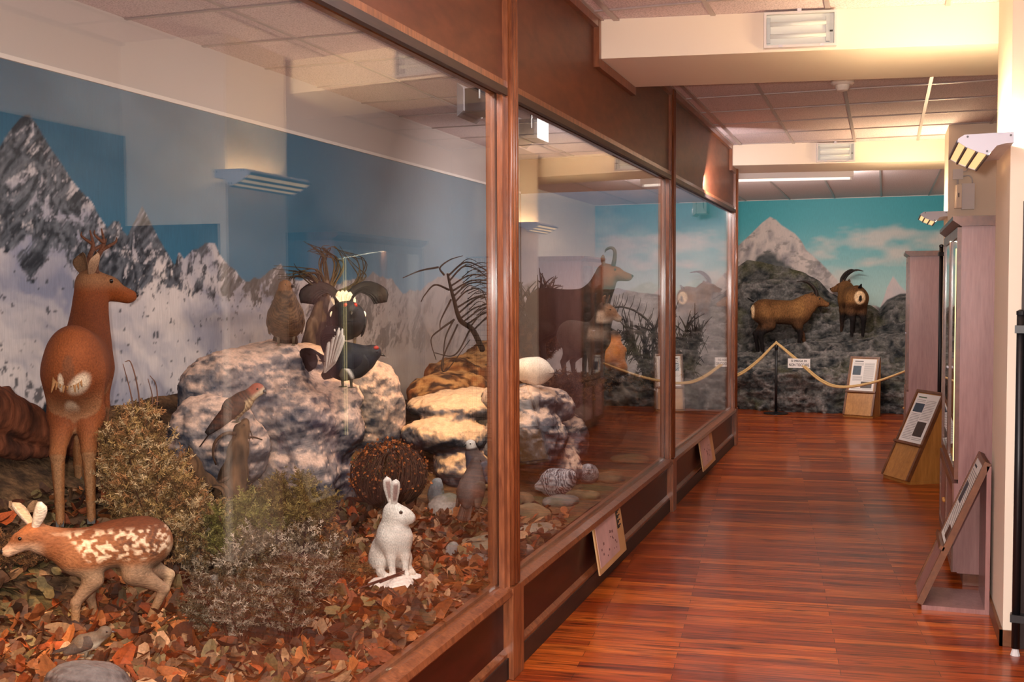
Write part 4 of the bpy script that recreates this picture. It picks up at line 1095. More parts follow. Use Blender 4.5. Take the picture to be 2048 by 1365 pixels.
# ---------------------------------------------------------------- spotted fawn
def fawn_col(V, N):
    x, y, z = V.T
    n = furn(V, (16, 16, 12), 5)
    C = mixc(lin(124, 70, 40), lin(156, 100, 66), np.clip(0.5+1.8*n, 0, 1))
    C = mixc(C, lin(100, 50, 24), sstep(0.34, 0.39, z)*sstep(0.16, 0.10, x))
    side = sstep(0.20, 0.17, x)*sstep(-0.21, -0.19, x)
    # rows of cream spots
    q = np.stack([x*92+0.6*np.sin(z*90), z*104+2.0*x, y*30], -1)
    sp = vnoise(q+0.5*np.stack([n*4, n*3, n], -1), 4)
    band = sstep(0.262, 0.285, z-0.10*sstep(0.05, 0.15, x)+0.0)*sstep(0.385, 0.360, z)
    C = mixc(C, lin(232, 196, 164), sstep(0.50, 0.64, sp)*band*side*0.95)
    C = mixc(C, lin(84, 56, 44), sstep(0.30, 0.26, sp)*band*side*sstep(0.02, -0.06, x)*0.7)
    C = mixc(C, lin(136, 110, 88), sstep(0.27, 0.235, z)*0.85)
    C = mixc(C, lin(142, 104, 68), sstep(0.15, 0.08, z)*0.7)
    C = mixc(C, lin(206, 168, 142), sstep(0.19, 0.24, x)*sstep(0.365, 0.33, z)*0.8)
    C = mixc(C, lin(176, 104, 62), sstep(0.20, 0.25, x)*sstep(0.37, 0.40, z)*0.8)
    C = mixc(C, lin(196, 160, 124), sstep(-0.18, -0.205, x)*sstep(0.33, 0.28, z)*0.7)
    return C
p = at(220, 1270, 'X', -1.12)
fr = (0.046, 0.030, 0.017, 0.012, 0.012); hr = (0.062, 0.040, 0.018, 0.0125, 0.012)
legs = [('F', 0.035, [(0.075, 0.29), (0.050, 0.205), (0.108, 0.135), (0.112, 0.04), (0.118, 0.008)], fr),
        ('F', -0.035, [(0.075, 0.29), (0.050, 0.20), (0.062, 0.138), (0.045, 0.06), (0.032, 0.028)], fr),
        ('H', 0.036, [(-0.11, 0.31), (-0.085, 0.215), (-0.180, 0.150), (-0.125, 0.04), (-0.112, 0.004)], hr),
        ('H', -0.036, [(-0.12, 0.31), (-0.12, 0.225), (-0.205, 0.180), (-0.175, 0.075), (-0.165, 0.034)], hr)]
fawn, *_ = ungulate('fawn', 'small white-spotted fawn walking left on the dead leaves', 'fawn', tuple(p), math.radians(222), 0.0055,
    (-0.115, 0.318), (0.075, 0.295), 0.078, 0.070, 0.80,
    [(0.085, 0, 0.305, 0.064), (0.150, 0, 0.330, 0.044), (0.205, 0, 0.352, 0.034), (0.235, 0, 0.368, 0.034)],
    (0.243, 0.0, 0.372), (1.0, 0.12, -0.42), 0.105, legs, fawn_col, belly=(-0.02, 0.318, 0.074), head_r=0.037,
    ears=(0.108, 0.024), earc=(lin(226, 204, 186), lin(196, 160, 128)), lo=(-0.25, -0.13, -0.02), hi=(0.38, 0.13, 0.46), hoof_r=0.011, ear_spread=0.45, ear_skew=0.42)
MB().leaf((-0.192, 0, 0.335), (-0.7, 0, -0.7), (-1, 0, 0.6), 0.035, lambda u: 0.012*(1-0.7*u), 0.3, 0.006, cin=lin(210, 160, 110), cout=lin(190, 130, 80)).build('tail', m_fur, fawn, smooth=True)

# ---------------------------------------------------------------- chamois
def chamois_col(H):
    def f(V, N):
        x, y, z = V.T; z = z/H; x = x/H
        n = furn(V/H, (5, 5, 3), 7)
        C = mixc(lin(18, 14, 13), lin(50, 36, 27), np.clip(0.4+1.8*n, 0, 1))
        C = mixc(C, lin(84, 58, 40), sstep(0.93, 1.0, z)*sstep(0.1, 0.35, x)*0.5)
        C = mixc(C, lin(20, 16, 16), sstep(0.5, 0.3, z))
        C = mixc(C, lin(116, 58, 32), sstep(0.36, 0.46, x)*sstep(0.98, 1.08, z)*0.8)
        C = mixc(C, lin(150, 88, 50), sstep(0.56, 0.66, x)*sstep(1.30, 1.22, z)*sstep(1.02, 1.08, z)*0.85)
        C = mixc(C, lin(204, 168, 136), sstep(-0.52, -0.58, x)*sstep(0.75, 0.82, z)*0.8)
        return C
    return f
def chamois(label, px, py, X, heading, H, hyaw, hpitch, horn=True, col=None):
    p = at(px, py, 'X', X); k = H/0.80
    fr = [v*k for v in (0.085, 0.050, 0.030, 0.021, 0.021)]; hr = [v*k for v in (0.11, 0.075, 0.034, 0.022, 0.021)]
    q = lambda J: [(a*k, b_*k) for a, b_ in J]
    legs = [('F', 0.075*k, q([(0.26, 0.60), (0.24, 0.44), (0.27, 0.29), (0.265, 0.10), (0.27, 0.014)]), fr),
            ('F', -0.075*k, q([(0.26, 0.60), (0.24, 0.44), (0.25, 0.29), (0.235, 0.10), (0.235, 0.014)]), fr),
            ('H', 0.08*k, q([(-0.28, 0.63), (-0.20, 0.44), (-0.36, 0.31), (-0.33, 0.10), (-0.32, 0.014)]), hr),
            ('H', -0.08*k, q([(-0.28, 0.63), (-0.20, 0.44), (-0.33, 0.31), (-0.29, 0.10), (-0.28, 0.014)]), hr)]
    hp = np.array((0.44, 0, 0.97))*k
    t, *_ = ungulate('chamois', label, 'chamois', tuple(p), heading, 0.011*k, (-0.26*k, 0.64*k), (0.24*k, 0.63*k), 0.165*k, 0.165*k, 0.88,
        [(0.24*k, 0, 0.66*k, 0.13*k), (0.35*k, 0, 0.78*k, 0.10*k), (0.41*k, 0, 0.88*k, 0.08*k), (0.43*k, 0, 0.95*k, 0.07*k)],
        tuple(hp), (math.cos(hyaw), math.sin(hyaw), hpitch), 0.24*k, legs, col or chamois_col(H), mat=m_fur, head_r=0.072*k, belly=(0, 0.62*k, 0.17*k),
        horns=[([(0.05*k, 0.025*k, 0.06*k), (0.055*k, 0.030*k, 0.14*k), (0.045*k, 0.035*k, 0.205*k), (0.005*k, 0.038*k, 0.225*k), (-0.035*k, 0.040*k, 0.20*k), (-0.04*k, 0.041*k, 0.175*k)], [v*k for v in (0.022, 0.019, 0.016, 0.013, 0.009, 0.003)])] if horn else None,
        ears=(0.13*k, 0.026*k), earc=(lin(120, 84, 62), lin(60, 44, 36)), lo=np.array((-0.56, -0.28, -0.02))*k, hi=np.array((0.78, 0.28, 1.18))*k, hoof_r=0.018*k, ear_spread=0.5)
    flush_horns(t, 'horn', m_horn)
    MB().leaf((-0.42*k, 0, 0.72*k), (-0.4, 0, -0.9), (-1, 0, 0.3), 0.09*k, lambda u: 0.02*k*(1-0.8*u), 0.3, 0.01*k, cin=lin(24, 20, 20), cout=lin(24, 20, 20)).build('tail', m_fur, t, smooth=True)
    return t
chamois('dark brown chamois with hooked black horns and lit face, behind the second pane', 1136, 748, -0.80, math.radians(-18), 0.62, math.radians(32), -0.12)
def kid_col(V, N):
    x, y, z = V.T; n = furn(V, (8, 8, 6), 9); H = 0.42
    z = z/H; x = x/H
    C = mixc(lin(34, 27, 24), lin(78, 64, 54), np.clip(0.5+1.8*n, 0, 1))
    C = mixc(C, lin(30, 24, 24), sstep(0.45, 0.25, z))
    C = mixc(C, lin(206, 178, 156), sstep(0.50, 0.58, x)*sstep(1.30, 1.22, z)*sstep(1.05, 1.12, z)*0.9)
    C = mixc(C, lin(140, 98, 70), sstep(0.62, 0.72, x)*sstep(1.1, 1.2, z))
    C = mixc(C, lin(188, 160, 140), sstep(0.36, 0.42, x)*sstep(0.75, 0.9, z)*sstep(1.05, 0.95, z)*0.5)
    return C
chamois('hornless young chamois with pale cheeks standing before the horned adult', 1168, 778, -0.50, math.radians(-40), 0.45, math.radians(38), -0.55, horn=False, col=kid_col)

# ---------------------------------------------------------------- ibexes on the end rock
def ibex_col(H):
    def f(V, N):
        x, y, z = V.T; n = furn(V, (5, 5, 3), 13); z = z/H; x = x/H
        C = mixc(lin(96, 62, 34), lin(150, 106, 62), np.clip(0.5+2.0*n, 0, 1))
        C = mixc(C, lin(66, 42, 28), sstep(0.72, 0.62, z)*0.8)
        C = mixc(C, lin(26, 20, 20), sstep(0.52, 0.40, z))
        C = mixc(C, lin(128, 84, 56), sstep(0.3, 0.5, x)*0.5)
        rear = sstep(-0.44, -0.52, x)
        d = (y/(0.085*H/0.8))**2+((z-0.78)/0.13)**2; di = (y/(0.025*H/0.8))**2+((z-0.76)/0.07)**2
        C = mixc(C, lin(226, 190, 148), rear*sstep(1.2, 0.8, d)*0.95)
        C = mixc(C, lin(30, 22, 20), rear*sstep(1.2, 0.8, di))
        return C
    return f
def ibex(label, loc, heading, H, stride, hyaw, hpitch, neckz=0.0, fdz=(0, 0)):
    k = H/0.80
    fr = [v*k for v in (0.10, 0.060, 0.036, 0.026, 0.026)]; hr = [v*k for v in (0.13, 0.085, 0.040, 0.027, 0.026)]
    q = lambda J: [(a*k, b_*k) for a, b_ in J]
    s_ = stride
    legs = [('F', 0.085*k, q([(0.26, 0.58), (0.26, 0.42), (0.30+s_*0.6, 0.27), (0.31+s_, 0.10+fdz[0]), (0.33+s_*1.1, 0.02+fdz[0])]), fr),
            ('F', -0.085*k, q([(0.26, 0.58), (0.24, 0.42), (0.25+s_*0.2, 0.27), (0.24, 0.10+fdz[0]), (0.24, 0.02+fdz[0])]), fr),
            ('H', 0.09*k, q([(-0.28, 0.60), (-0.21, 0.42), (-0.37, 0.29), (-0.34, 0.10), (-0.33, 0.02)]), hr),
            ('H', -0.09*k, q([(-0.28, 0.60), (-0.21, 0.42), (-0.34-s_*0.1, 0.29), (-0.30-s_*0.2, 0.10), (-0.29-s_*0.2, 0.02)]), hr)]
    t, *_ = ungulate('ibex', label, 'ibex', tuple(loc), heading, 0.015, (-0.26*k, 0.63*k), (0.24*k, 0.60*k), 0.165*k, 0.165*k, 0.82,
        [(0.26*k, 0, 0.63*k, 0.15*k), (0.38*k, 0, (0.72+neckz*0.5)*k, 0.115*k), (0.48*k, 0, (0.78+neckz)*k, 0.09*k)],
        np.array((0.50, 0, 0.80+neckz))*k, (math.cos(hyaw), math.sin(hyaw), hpitch), 0.25*k, legs, ibex_col(H), mat=m_fleece, head_r=0.078*k,
        horns=[([(0.03*k, 0.035*k, 0.05*k), (0.01*k, 0.05*k, 0.13*k), (-0.07*k, 0.07*k, 0.21*k), (-0.18*k, 0.09*k, 0.25*k), (-0.29*k, 0.11*k, 0.22*k)], [v*k for v in (0.028, 0.026, 0.022, 0.016, 0.006)])],
        ears=(0.10*k, 0.024*k), earc=(lin(120, 90, 66), lin(92, 62, 40)), lo=np.array((-0.60, -0.32, -0.03))*k, hi=np.array((0.86, 0.32, 1.06+max(0, neckz)))*k, hoof_r=0.022*k, ear_spread=1.1)
    flush_horns(t, 'horn', m_horn)
    MB().leaf((-0.43*k, 0, 0.78*k), (-0.8, 0, 0.5), (-0.4, 0, 0.9), 0.11*k, lambda u: 0.03*k*(1-0.8*u), 0.3, 0.012*k, cin=lin(20, 18, 20), cout=lin(20, 18, 20)).build('tail', m_fleece, t, smooth=True)
    MB().tube(crom([np.array((0.60, 0, 0.70+neckz))*k, np.array((0.61, 0, 0.62+neckz))*k], 5), [0.022*k, 0.02*k, 0.016*k, 0.01*k, 0.003], 7, lin(40, 30, 26)).build('beard', m_fleece, t, smooth=True)
    return t
pl = at(1562, 706, 'Y', 14.78); pr_ = at(1704, 674, 'Y', 14.92)
ibex('brown ibex with curved horns striding right on the rock, left of the two', pl, math.radians(24), 0.70, 0.10, math.radians(-14), -0.20)
ibex('brown ibex turned away to the left on the rock, right of the two', pr_, math.radians(106), 0.66, 0.0, math.radians(50), -0.10, 0.0, (0.05, 0.05))

# ---------------------------------------------------------------- white hare sitting up
def hare():
    p = at(788, 1150, 'X', -0.46)
    t = thing('hare', 'white hare sitting upright beside the first post', 'hare', tuple(p), math.radians(-42))
    s = Sculpt((-0.20, -0.13, -0.02), (0.20, 0.13, 0.40), 0.0055)
    # x is where the chest faces
    s.ell((-0.060, 0, 0.095), (0.085, 0.080, 0.085), 0.03)
    s.ell((-0.005, 0, 0.165), (0.072, 0.072, 0.095), 0.035)
    s.cone((0.01, 0, 0.17), (0.012, 0, 0.25), 0.064, 0.045, 0.04)
    for sd in (-1, 1):
        s.ell((-0.04, sd*0.062, 0.060), (0.068, 0.034, 0.056), 0.02)
        s.cone((0.01, sd*0.066, 0.016), (0.06, sd*0.062, 0.012), 0.020, 0.016, 0.012)
        s.cone((0.036, sd*0.036, 0.17), (0.050, sd*0.034, 0.09), 0.034, 0.019, 0.025)
        s.cone((0.050, sd*0.034, 0.09), (0.058, sd*0.030, 0.022), 0.019, 0.013, 0.012)
        s.cone((0.058, sd*0.030, 0.016), (0.080, sd*0.030, 0.012), 0.014, 0.012, 0.008)
    hd = _nrm((0.62, 0.78, -0.10)); left = _nrm(np.cross((0, 0, 1), hd)); up = np.cross(hd, left)
    h0 = np.array((0.018, 0.006, 0.280))
    s.cone(h0-hd*0.012, h0+hd*0.045-up*0.010, 0.047, 0.031, 0.025); s.cone(h0+hd*0.03-up*0.01, h0+hd*0.068-up*0.018, 0.034, 0.021, 0.02)
    s.ell(h0-up*0.018+hd*0.02, (0.038, 0.038, 0.032), 0.02)
    def col(V, N):
        n = furn(V, (22, 22, 16), 4); C = mixc(lin(206, 194, 182), lin(240, 230, 220), np.clip(0.5+1.8*n, 0, 1))
        C = mixc(C, lin(206, 170, 140), sstep(0.03, 0.055, V[:, 1])*sstep(0.22, 0.15, V[:, 2])*0.35)
        q = np.linalg.norm(V-(h0+hd*0.078-up*0.02), axis=1); C = mixc(C, lin(190, 160, 150), sstep(0.018, 0.010, q))
        return C
    sculpt_build(s, 'body', m_fur, t, col)
    t.scale = (0.92,)*3
    for sd in (-1, 1):
        e = h0+left*sd*0.036+hd*0.030+up*0.012
        MB().ball(e, 0.0085, 12, 8).build('eye', plain('brown_eye', (58, 36, 22), rough=0.08, spec=0.7, var=0), t, smooth=True)
        b0 = h0-hd*(0.032 if sd > 0 else 0.008)+left*sd*0.018+up*0.034
        MB().leaf(b0, up*1.0-hd*(0.30 if sd > 0 else -0.02)+left*sd*0.12, _nrm(hd*0.35-left*0.9), 0.120, lambda u: 0.021*(0.55+1.0*u-0.15*u*u)*math.sqrt(max(0.0, 1-u**4)) if u < 1 else 0.001, -0.9, 0.005, 0.0, 10, 7,
                  colf=lambda u, v, lay: lin(150, 120, 112) if (lay == 0 and abs(v) < 0.6 and 0.2 < u < 0.85) else lin(232, 220, 210)).build('ear', m_fur, t, smooth=True, fix=True)
    MB().ball(h0+hd*0.085-up*0.016, (0.006, 0.006, 0.005), 8, 6).build('nose', plain('pink_nose', (150, 104, 96), rough=0.5), t, smooth=True)
    MB().ball((-0.135, 0, 0.055), (0.030, 0.028, 0.028), 12, 8, lin(236, 228, 220)).build('tail', m_fur, t, smooth=True)
hare()

# ---------------------------------------------------------------- marmot
def marmot():
    p = at(1224, 750, 'X', -0.78)
    t = thing('marmot', 'rust-coloured marmot sitting up among the dead branches', 'marmot', tuple(p), math.radians(70))
    s = Sculpt((-0.20, -0.16, -0.02), (0.20, 0.16, 0.42), 0.009)
    s.ell((-0.01, 0, 0.11), (0.12, 0.12, 0.12), 0.04); s.ell((0.01, 0, 0.19), (0.095, 0.10, 0.11), 0.04); s.cone((0.02, 0, 0.25), (0.035, 0, 0.31), 0.075, 0.055, 0.03)
    s.cone((0.03, 0, 0.325), (0.095, 0, 0.315), 0.052, 0.030, 0.02)
    for sd in (-1, 1):
        s.ell((0.0, sd*0.09, 0.06), (0.08, 0.045, 0.06), 0.02); s.cone((0.0, sd*0.08, 0.02), (0.10, sd*0.08, 0.016), 0.026, 0.02, 0.01)
        s.cone((0.06, sd*0.07, 0.21), (0.13, sd*0.04, 0.17), 0.035, 0.018, 0.02); s.ell((0.01, sd*0.042, 0.362), (0.012, 0.016, 0.018), 0.008)
    def col(V, N):
        n = furn(V, (12, 12, 8), 6); C = mixc(lin(150, 76, 30), lin(206, 126, 58), np.clip(0.5+1.8*n, 0, 1))
        C = mixc(C, lin(66, 46, 34), sstep(0.30, 0.36, V[:, 2])); return mixc(C, lin(70, 46, 32), sstep(0.09, 0.02, V[:, 2])*0.7)
    sculpt_build(s, 'body', m_fur, t, col)
    for sd in (-1, 1): MB().ball((0.066, sd*0.040, 0.335), 0.007, 10, 6).build('eye', m_eye, t, smooth=True)
    MB().tube(crom([(-0.10, 0, 0.06), (-0.16, 0, 0.035), (-0.22, 0.02, 0.03)], 7), [0.03, 0.032, 0.033, 0.033, 0.03, 0.022, 0.006], 10, lin(76, 50, 34)).build('tail', m_fur, t, smooth=True)
marmot()

# ---------------------------------------------------------------- birds
def bird(name, label, cat, loc, rz, L, pitch, body_r, colf, neck=None, head_r=None, head_dir=(1, 0, -0.1), beak=0.02, tail=(0.4, 0.10, 0.05), tail_pitch=None, legl=0.05, wing=None, tailc=None, wingc=None, group=None, beakhook=False, legs=True, eye=True, wing_drop=0.0, tail_pos=None):
    """L body length, origin between the feet; pitch raises the breast"""
    t = thing(name, label, cat, loc, rz, group)
    c, s_ = math.cos(pitch), math.sin(pitch)
    ax = np.array((c, 0, s_)); upn = np.array((-s_, 0, c)); sd_ = np.array((0, 1, 0))
    ctr = np.array((0, 0, legl+body_r*0.92))
    a = ctr-ax*L*0.5; b_ = ctr+ax*L*0.42
    h = max(0.004, L/48)
    head_r = head_r or body_r*0.42
    nk = ctr+ax*(L*0.52)+upn*body_r*0.55 if neck is None else ctr+np.asarray(neck, float)
    lo = np.minimum.reduce([a, b_, nk])-body_r*1.4; hi = np.maximum.reduce([a, b_, nk])+body_r*1.5
    s = Sculpt(lo, hi, h)
    s.cone(a, ctr-ax*L*0.12, body_r*0.30, body_r*0.92, body_r*0.3); s.cone(ctr-ax*L*0.12, ctr+ax*L*0.22, body_r*0.95, body_r*0.86, body_r*0.3)
    s.cone(ctr+ax*L*0.22, seg(b_, nk, 0.45), body_r*0.82, body_r*0.55, body_r*0.3); s.cone(seg(b_, nk, 0.35), nk, body_r*0.56, head_r*0.88, body_r*0.25)
    hd = _nrm(head_dir); s.ell(nk+hd*head_r*0.18, (head_r*1.08, head_r*0.95, head_r), head_r*0.3)
    sculpt_build(s, 'body', m_feather, t, lambda V, N: colf((V-ctr)@ax/L, (V-ctr)@sd_/body_r, (V-ctr)@upn/body_r, V, N, np.linalg.norm(V-nk, axis=1)/head_r))
    # beak
    q = nk+hd*head_r*1.05
    if beakhook: mbk = MB().tube(crom([q, q+hd*beak*0.6+np.array((0, 0, -beak*0.1)), q+hd*beak*0.75+np.array((0, 0, -beak*0.7))], 6), [head_r*0.26, head_r*0.25, head_r*0.2, head_r*0.15, head_r*0.1, 0.001], 8)
    else: mbk = MB().tube([q, q+hd*beak*0.6+np.array((0, 0, -beak*0.06)), q+hd*beak+np.array((0, 0, -beak*0.25))], [head_r*0.24, head_r*0.16, 0.001], 8)
    mbk.build('beak', m_beak, t, smooth=True)
    if eye:
        lf = _nrm(np.cross((0, 0, 1), hd))
        for e in (-1, 1): MB().ball(nk+hd*head_r*0.55+lf*e*head_r*0.80+np.array((0, 0, head_r*0.25)), head_r*0.17, 10, 6).build('eye', m_eye, t, smooth=True)
    # tail: flat overlapping feathers
    tl, tw0, tw1 = tail; tp = pitch if tail_pitch is None else tail_pitch
    td = np.array((-math.cos(tp), 0, -math.sin(tp))); tn = np.array((-math.sin(tp), 0, math.cos(tp)))
    tc = tailc or (lambda u: lin(90, 70, 50)); mb = MB(); n = 7
    for i in range(n):
        f = (i-(n-1)/2)/((n-1)/2)
        mb.leaf((a if tail_pos is None else np.asarray(tail_pos))+sd_*f*tw0*0.5-td*L*0.08+tn*0.001*abs(i-3), td+sd_*f*tw1, tn, tl, lambda u: tw0*0.26*(0.8+0.4*u)*(1 if u < 0.85 else math.sqrt(max(0.02, (1-u)/0.15))), 0.1, 0.002, nu=9, nv=3, colf=lambda u, v, lay: tc(u))
    mb.build('tail', m_feather, t, smooth=True)
    # wings
    wl, ww = wing or (L*0.85, body_r*0.62)
    wc = wingc or (lambda u, v: lin(100, 76, 54))
    for e in (-1, 1):
        b0 = ctr+ax*L*0.28+sd_*e*body_r*0.83+upn*body_r*0.22
        d = -ax-sd_*e*(-0.02)-upn*(0.14+wing_drop)
        MB().leaf(b0, d, _nrm(sd_*e+upn*0.25), wl, lambda u: ww*math.sqrt(max(0.0, min(1, u*6+0.25)))*(1-0.75*u**2.2)+0.002, -0.35, 0.008, 0.0, 14, 7, colf=lambda u, v, lay: wc(u, v)).build('wing', m_feather, t, smooth=True, fix=True)
    if legs:
        for e in (-1, 1):
            mb = MB(); f0 = np.array((0.0, e*body_r*0.38, 0.004)); r = max(0.0035, body_r*0.06)
            mb.tube([ctr+sd_*e*body_r*0.4-upn*body_r*0.7, f0], [r*1.7, r], 8)
            for an in (-0.5, 0, 0.5, PI): mb.tube([f0, f0+np.array((math.cos(an), math.sin(an), 0))*max(0.02, legl*0.5)], [r*0.9, r*0.4], 6)
            mb.build('leg', m_toe, t, smooth=True)
    return t, ctr, nk, hd
def barred(c0, c1, freq, belly=None, headc=None, amp=0.5):
    def f(u, v, w, V, N, hq):
        n = furn(V, (40, 40, 40), 3)
        b = 0.5+0.5*np.sin(freq*(u*6.28)*1.6+16*n+3*v)
        C = mixc(c0, c1, np.clip(b*amp*1.3+1.5*n, 0, 1))
        if belly is not None: C = mixc(C, belly, sstep(0.0, -0.55, w)*0.85)
        if headc is not None: C = mixc(C, headc, sstep(1.5, 1.1, hq))
        return C
    return f
# brown grouse hen on the rock
p = at(572, 692, 'X', -1.50)
bird('grouse_hen', 'brown grouse hen standing on the pale boulder, head turned right', 'grouse', tuple(p), math.radians(-58), 0.185, math.radians(38), 0.098,
     barred(lin(58, 40, 28), lin(128, 94, 64), 9, headc=lin(134, 90, 56)), neck=(0.07, -0.005, 0.17), head_r=0.034, head_dir=(0.45, 0.9, 0.02), beak=0.026,
     tail=(0.16, 0.07, 0.10), tailc=lambda u: lin(70, 52, 40), wingc=lambda u, v: mixc(lin(54, 38, 28), lin(118, 88, 62), np.float64(0.5+0.5*math.sin(u*70+v*6))), legl=0.045)
# black grouse cocks
def cock_col(u, v, w, V, N, hq):
    n = furn(V, (20, 20, 20), 3); C = mixc(lin(12, 13, 18), lin(44, 46, 60), np.clip(0.35+1.5*n, 0, 1))
    return mixc(C, lin(54, 46, 34), sstep(0.4, 0.8, w)*sstep(0.1, -0.2, u)*0.5)
def lyre(t, base, back, up, span, curl, white_len, white_dir, n=5, wn=14, wb=(0, 0, 0), wspread=0.03):
    back = np.asarray(back, float); up = np.asarray(up, float); sd_ = np.cross(up, back)
    for e in (-1, 1):
        mb = MB()
        for i in range(n):
            k = 0.75+0.25*i/(n-1)
            P = crom([np.asarray(base)+sd_*e*0.01*i, np.asarray(base)+(back*0.3+up*0.9)*span*0.45*k+sd_*e*span*0.22, np.asarray(base)+(back*0.3+up*0.95)*span*0.62*k+sd_*e*span*0.60*k, np.asarray(base)+up*span*0.42*k+sd_*e*(span*0.95*k), np.asarray(base)+up*span*(0.42-curl)*k+sd_*e*(span*1.02*k)], 14)
            mb.tube(P, np.column_stack([np.interp(np.linspace(0, 1, 14), [0, 0.3, 0.8, 1], [0.010, 0.026, 0.030, 0.010]), np.full(14, 0.004)]), 8, lin(16, 16, 20), ref=(0, 0, 1))
        mb.build('tail_feathers', m_feather, t, smooth=True)
    mb = MB(); w = _nrm(white_dir)
    for i in range(wn):
        f = (i-(wn-1)/2)/((wn-1)/2)
        mb.leaf(np.asarray(base)+np.asarray(wb)+sd_*f*wspread, w+sd_*f*0.42+back*0.03*(i % 3), -back, white_len*(1-0.25*f*f)*(0.9+0.1*(i % 2)), lambda u: 0.017*(0.6+0.9*u)*math.sqrt(max(0.01, 1-u**5)), 0.2, 0.003, nu=8, nv=3, cin=lin(236, 224, 210), cout=lin(222, 208, 196))
    mb.build('undertail', m_feather, t, smooth=True)
def spots_and_wattles(t, ctr, nk, hd, body_r, head_r, white=True):
    lf = _nrm(np.cross((0, 0, 1), hd))
    for e in (-1, 1):
        if white: MB().ball(ctr+np.array((body_r*0.62, e*body_r*0.80, body_r*0.28)), (0.010, 0.013, 0.020), 10, 8, lin(240, 232, 222)).build('shoulder_patch', m_feather, t, smooth=True)
        MB().ball(nk+hd*head_r*0.5+lf*e*head_r*0.62+np.array((0, 0, head_r*0.72)), (head_r*0.42, head_r*0.28, head_r*0.3), 10, 6).build('wattle', m_red, t, smooth=True)
p = at(694, 694, 'X', -1.48)
t, ctr, nk, hd = bird('black_grouse', 'black grouse cock facing the glass with fanned tail and red brows', 'grouse', tuple(p), math.radians(-56), 0.24, math.radians(10), 0.112, cock_col,
     neck=(0.17, 0, 0.06), head_r=0.044, head_dir=(1, 0, -0.25), beak=0.03, tail=(0.06, 0.05, 0.05), tailc=lambda u: lin(16, 16, 20), wingc=lambda u, v: lin(26, 26, 32) if u < 0.72 else lin(46, 40, 36), legl=0.05, wing_drop=0.35)
spots_and_wattles(t, ctr, nk, hd, 0.112, 0.044)
lyre(t, ctr+np.array((-0.12, 0, 0.06)), (-1, 0, 0), (0, 0, 1), 0.235, 0.26, 0.115, (-0.25, 0, 1))
p = at(694, 776, 'X', -1.22)
t, ctr, nk, hd = bird('black_grouse', 'black grouse cock in front, white undertail raised towards the glass', 'grouse', tuple(p), math.radians(62), 0.22, math.radians(-2), 0.102, cock_col,
     neck=(0.14, -0.03, 0.04), head_r=0.040, head_dir=(0.8, -0.5, -0.2), beak=0.03, tail=(0.06, 0.05, 0.05), tailc=lambda u: lin(16, 16, 20), wingc=lambda u, v: lin(34, 32, 34) if u < 0.66 else (lin(226, 214, 200) if u < 0.72 else lin(66, 54, 44)), legl=0.045, wing_drop=0.55)
spots_and_wattles(t, ctr, nk, hd, 0.102, 0.040, False)
lyre(t, ctr+np.array((-0.12, 0.0, 0.02)), (-1, 0, 0), _nrm((-0.1, 0.5, 0.8)), 0.17, 0.30, 0.21, (0.16, -0.22, 1), wb=(-0.035, -0.075, -0.045), wspread=0.05)
# kestrel on the stump
def kes(u, v, w, V, N, hq):
    n = furn(V, (60, 60, 60), 3); b = 0.5+0.5*np.sin(u*60+9*n+3*v)
    C = mixc(lin(86, 48, 33), lin(44, 28, 24), np.clip(b*1.3-0.2, 0, 1)); C = mixc(C, mixc(lin(204, 172, 132), lin(120, 84, 58), np.clip(b*1.2-0.3, 0, 1)), sstep(0.1, -0.4, w))
    return mixc(C, mixc(lin(150, 78, 58), lin(214, 190, 160), sstep(0.1, -0.3, w)), sstep(1.6, 1.1, hq))
p = at(473, 846, 'X', -1.30)
bird('kestrel', 'rusty barred kestrel perched on top of the broken stump', 'falcon', tuple(p), math.radians(28), 0.155, math.radians(36), 0.050, kes, neck=(0.088, 0, 0.072), head_r=0.030, head_dir=(0.9, -0.35, -0.15), beak=0.020, beakhook=True,
     tail=(0.175, 0.034, 0.05), tail_pitch=math.radians(54), tailc=lambda u: mixc(lin(176, 128, 92), lin(64, 44, 36), np.float64(1.0 if math.sin(u*52) > 0.3 else 0.15)),
     wing=(0.215, 0.036), wingc=lambda u, v: mixc(lin(92, 54, 38), lin(36, 28, 26), np.float64(np.clip((0.5+0.5*math.sin(u*42+v*4))*0.8+max(0, u-0.7)*3, 0, 1))), legl=0.028)
# white ptarmigan lying on the rock
p = at(1068, 770, 'X', -0.62)
bird('ptarmigan', 'plump white ptarmigan resting on top of the grey rock', 'ptarmigan', tuple(p), math.radians(196), 0.20, math.radians(6), 0.088, lambda u, v, w, V, N, hq: mixc(lin(206, 186, 172), lin(240, 226, 212), np.clip(0.5+2*furn(V, (16, 16, 16), 3), 0, 1)),
     neck=(0.11, 0.02, 0.03), head_r=0.034, head_dir=(0.9, 0.3, -0.2), beak=0.018, tail=(0.09, 0.06, 0.10), tailc=lambda u: lin(30, 28, 30) if u > 0.25 else lin(226, 214, 204), wingc=lambda u, v: lin(232, 218, 206), wing=(0.10, 0.03), legl=0.005, legs=False)
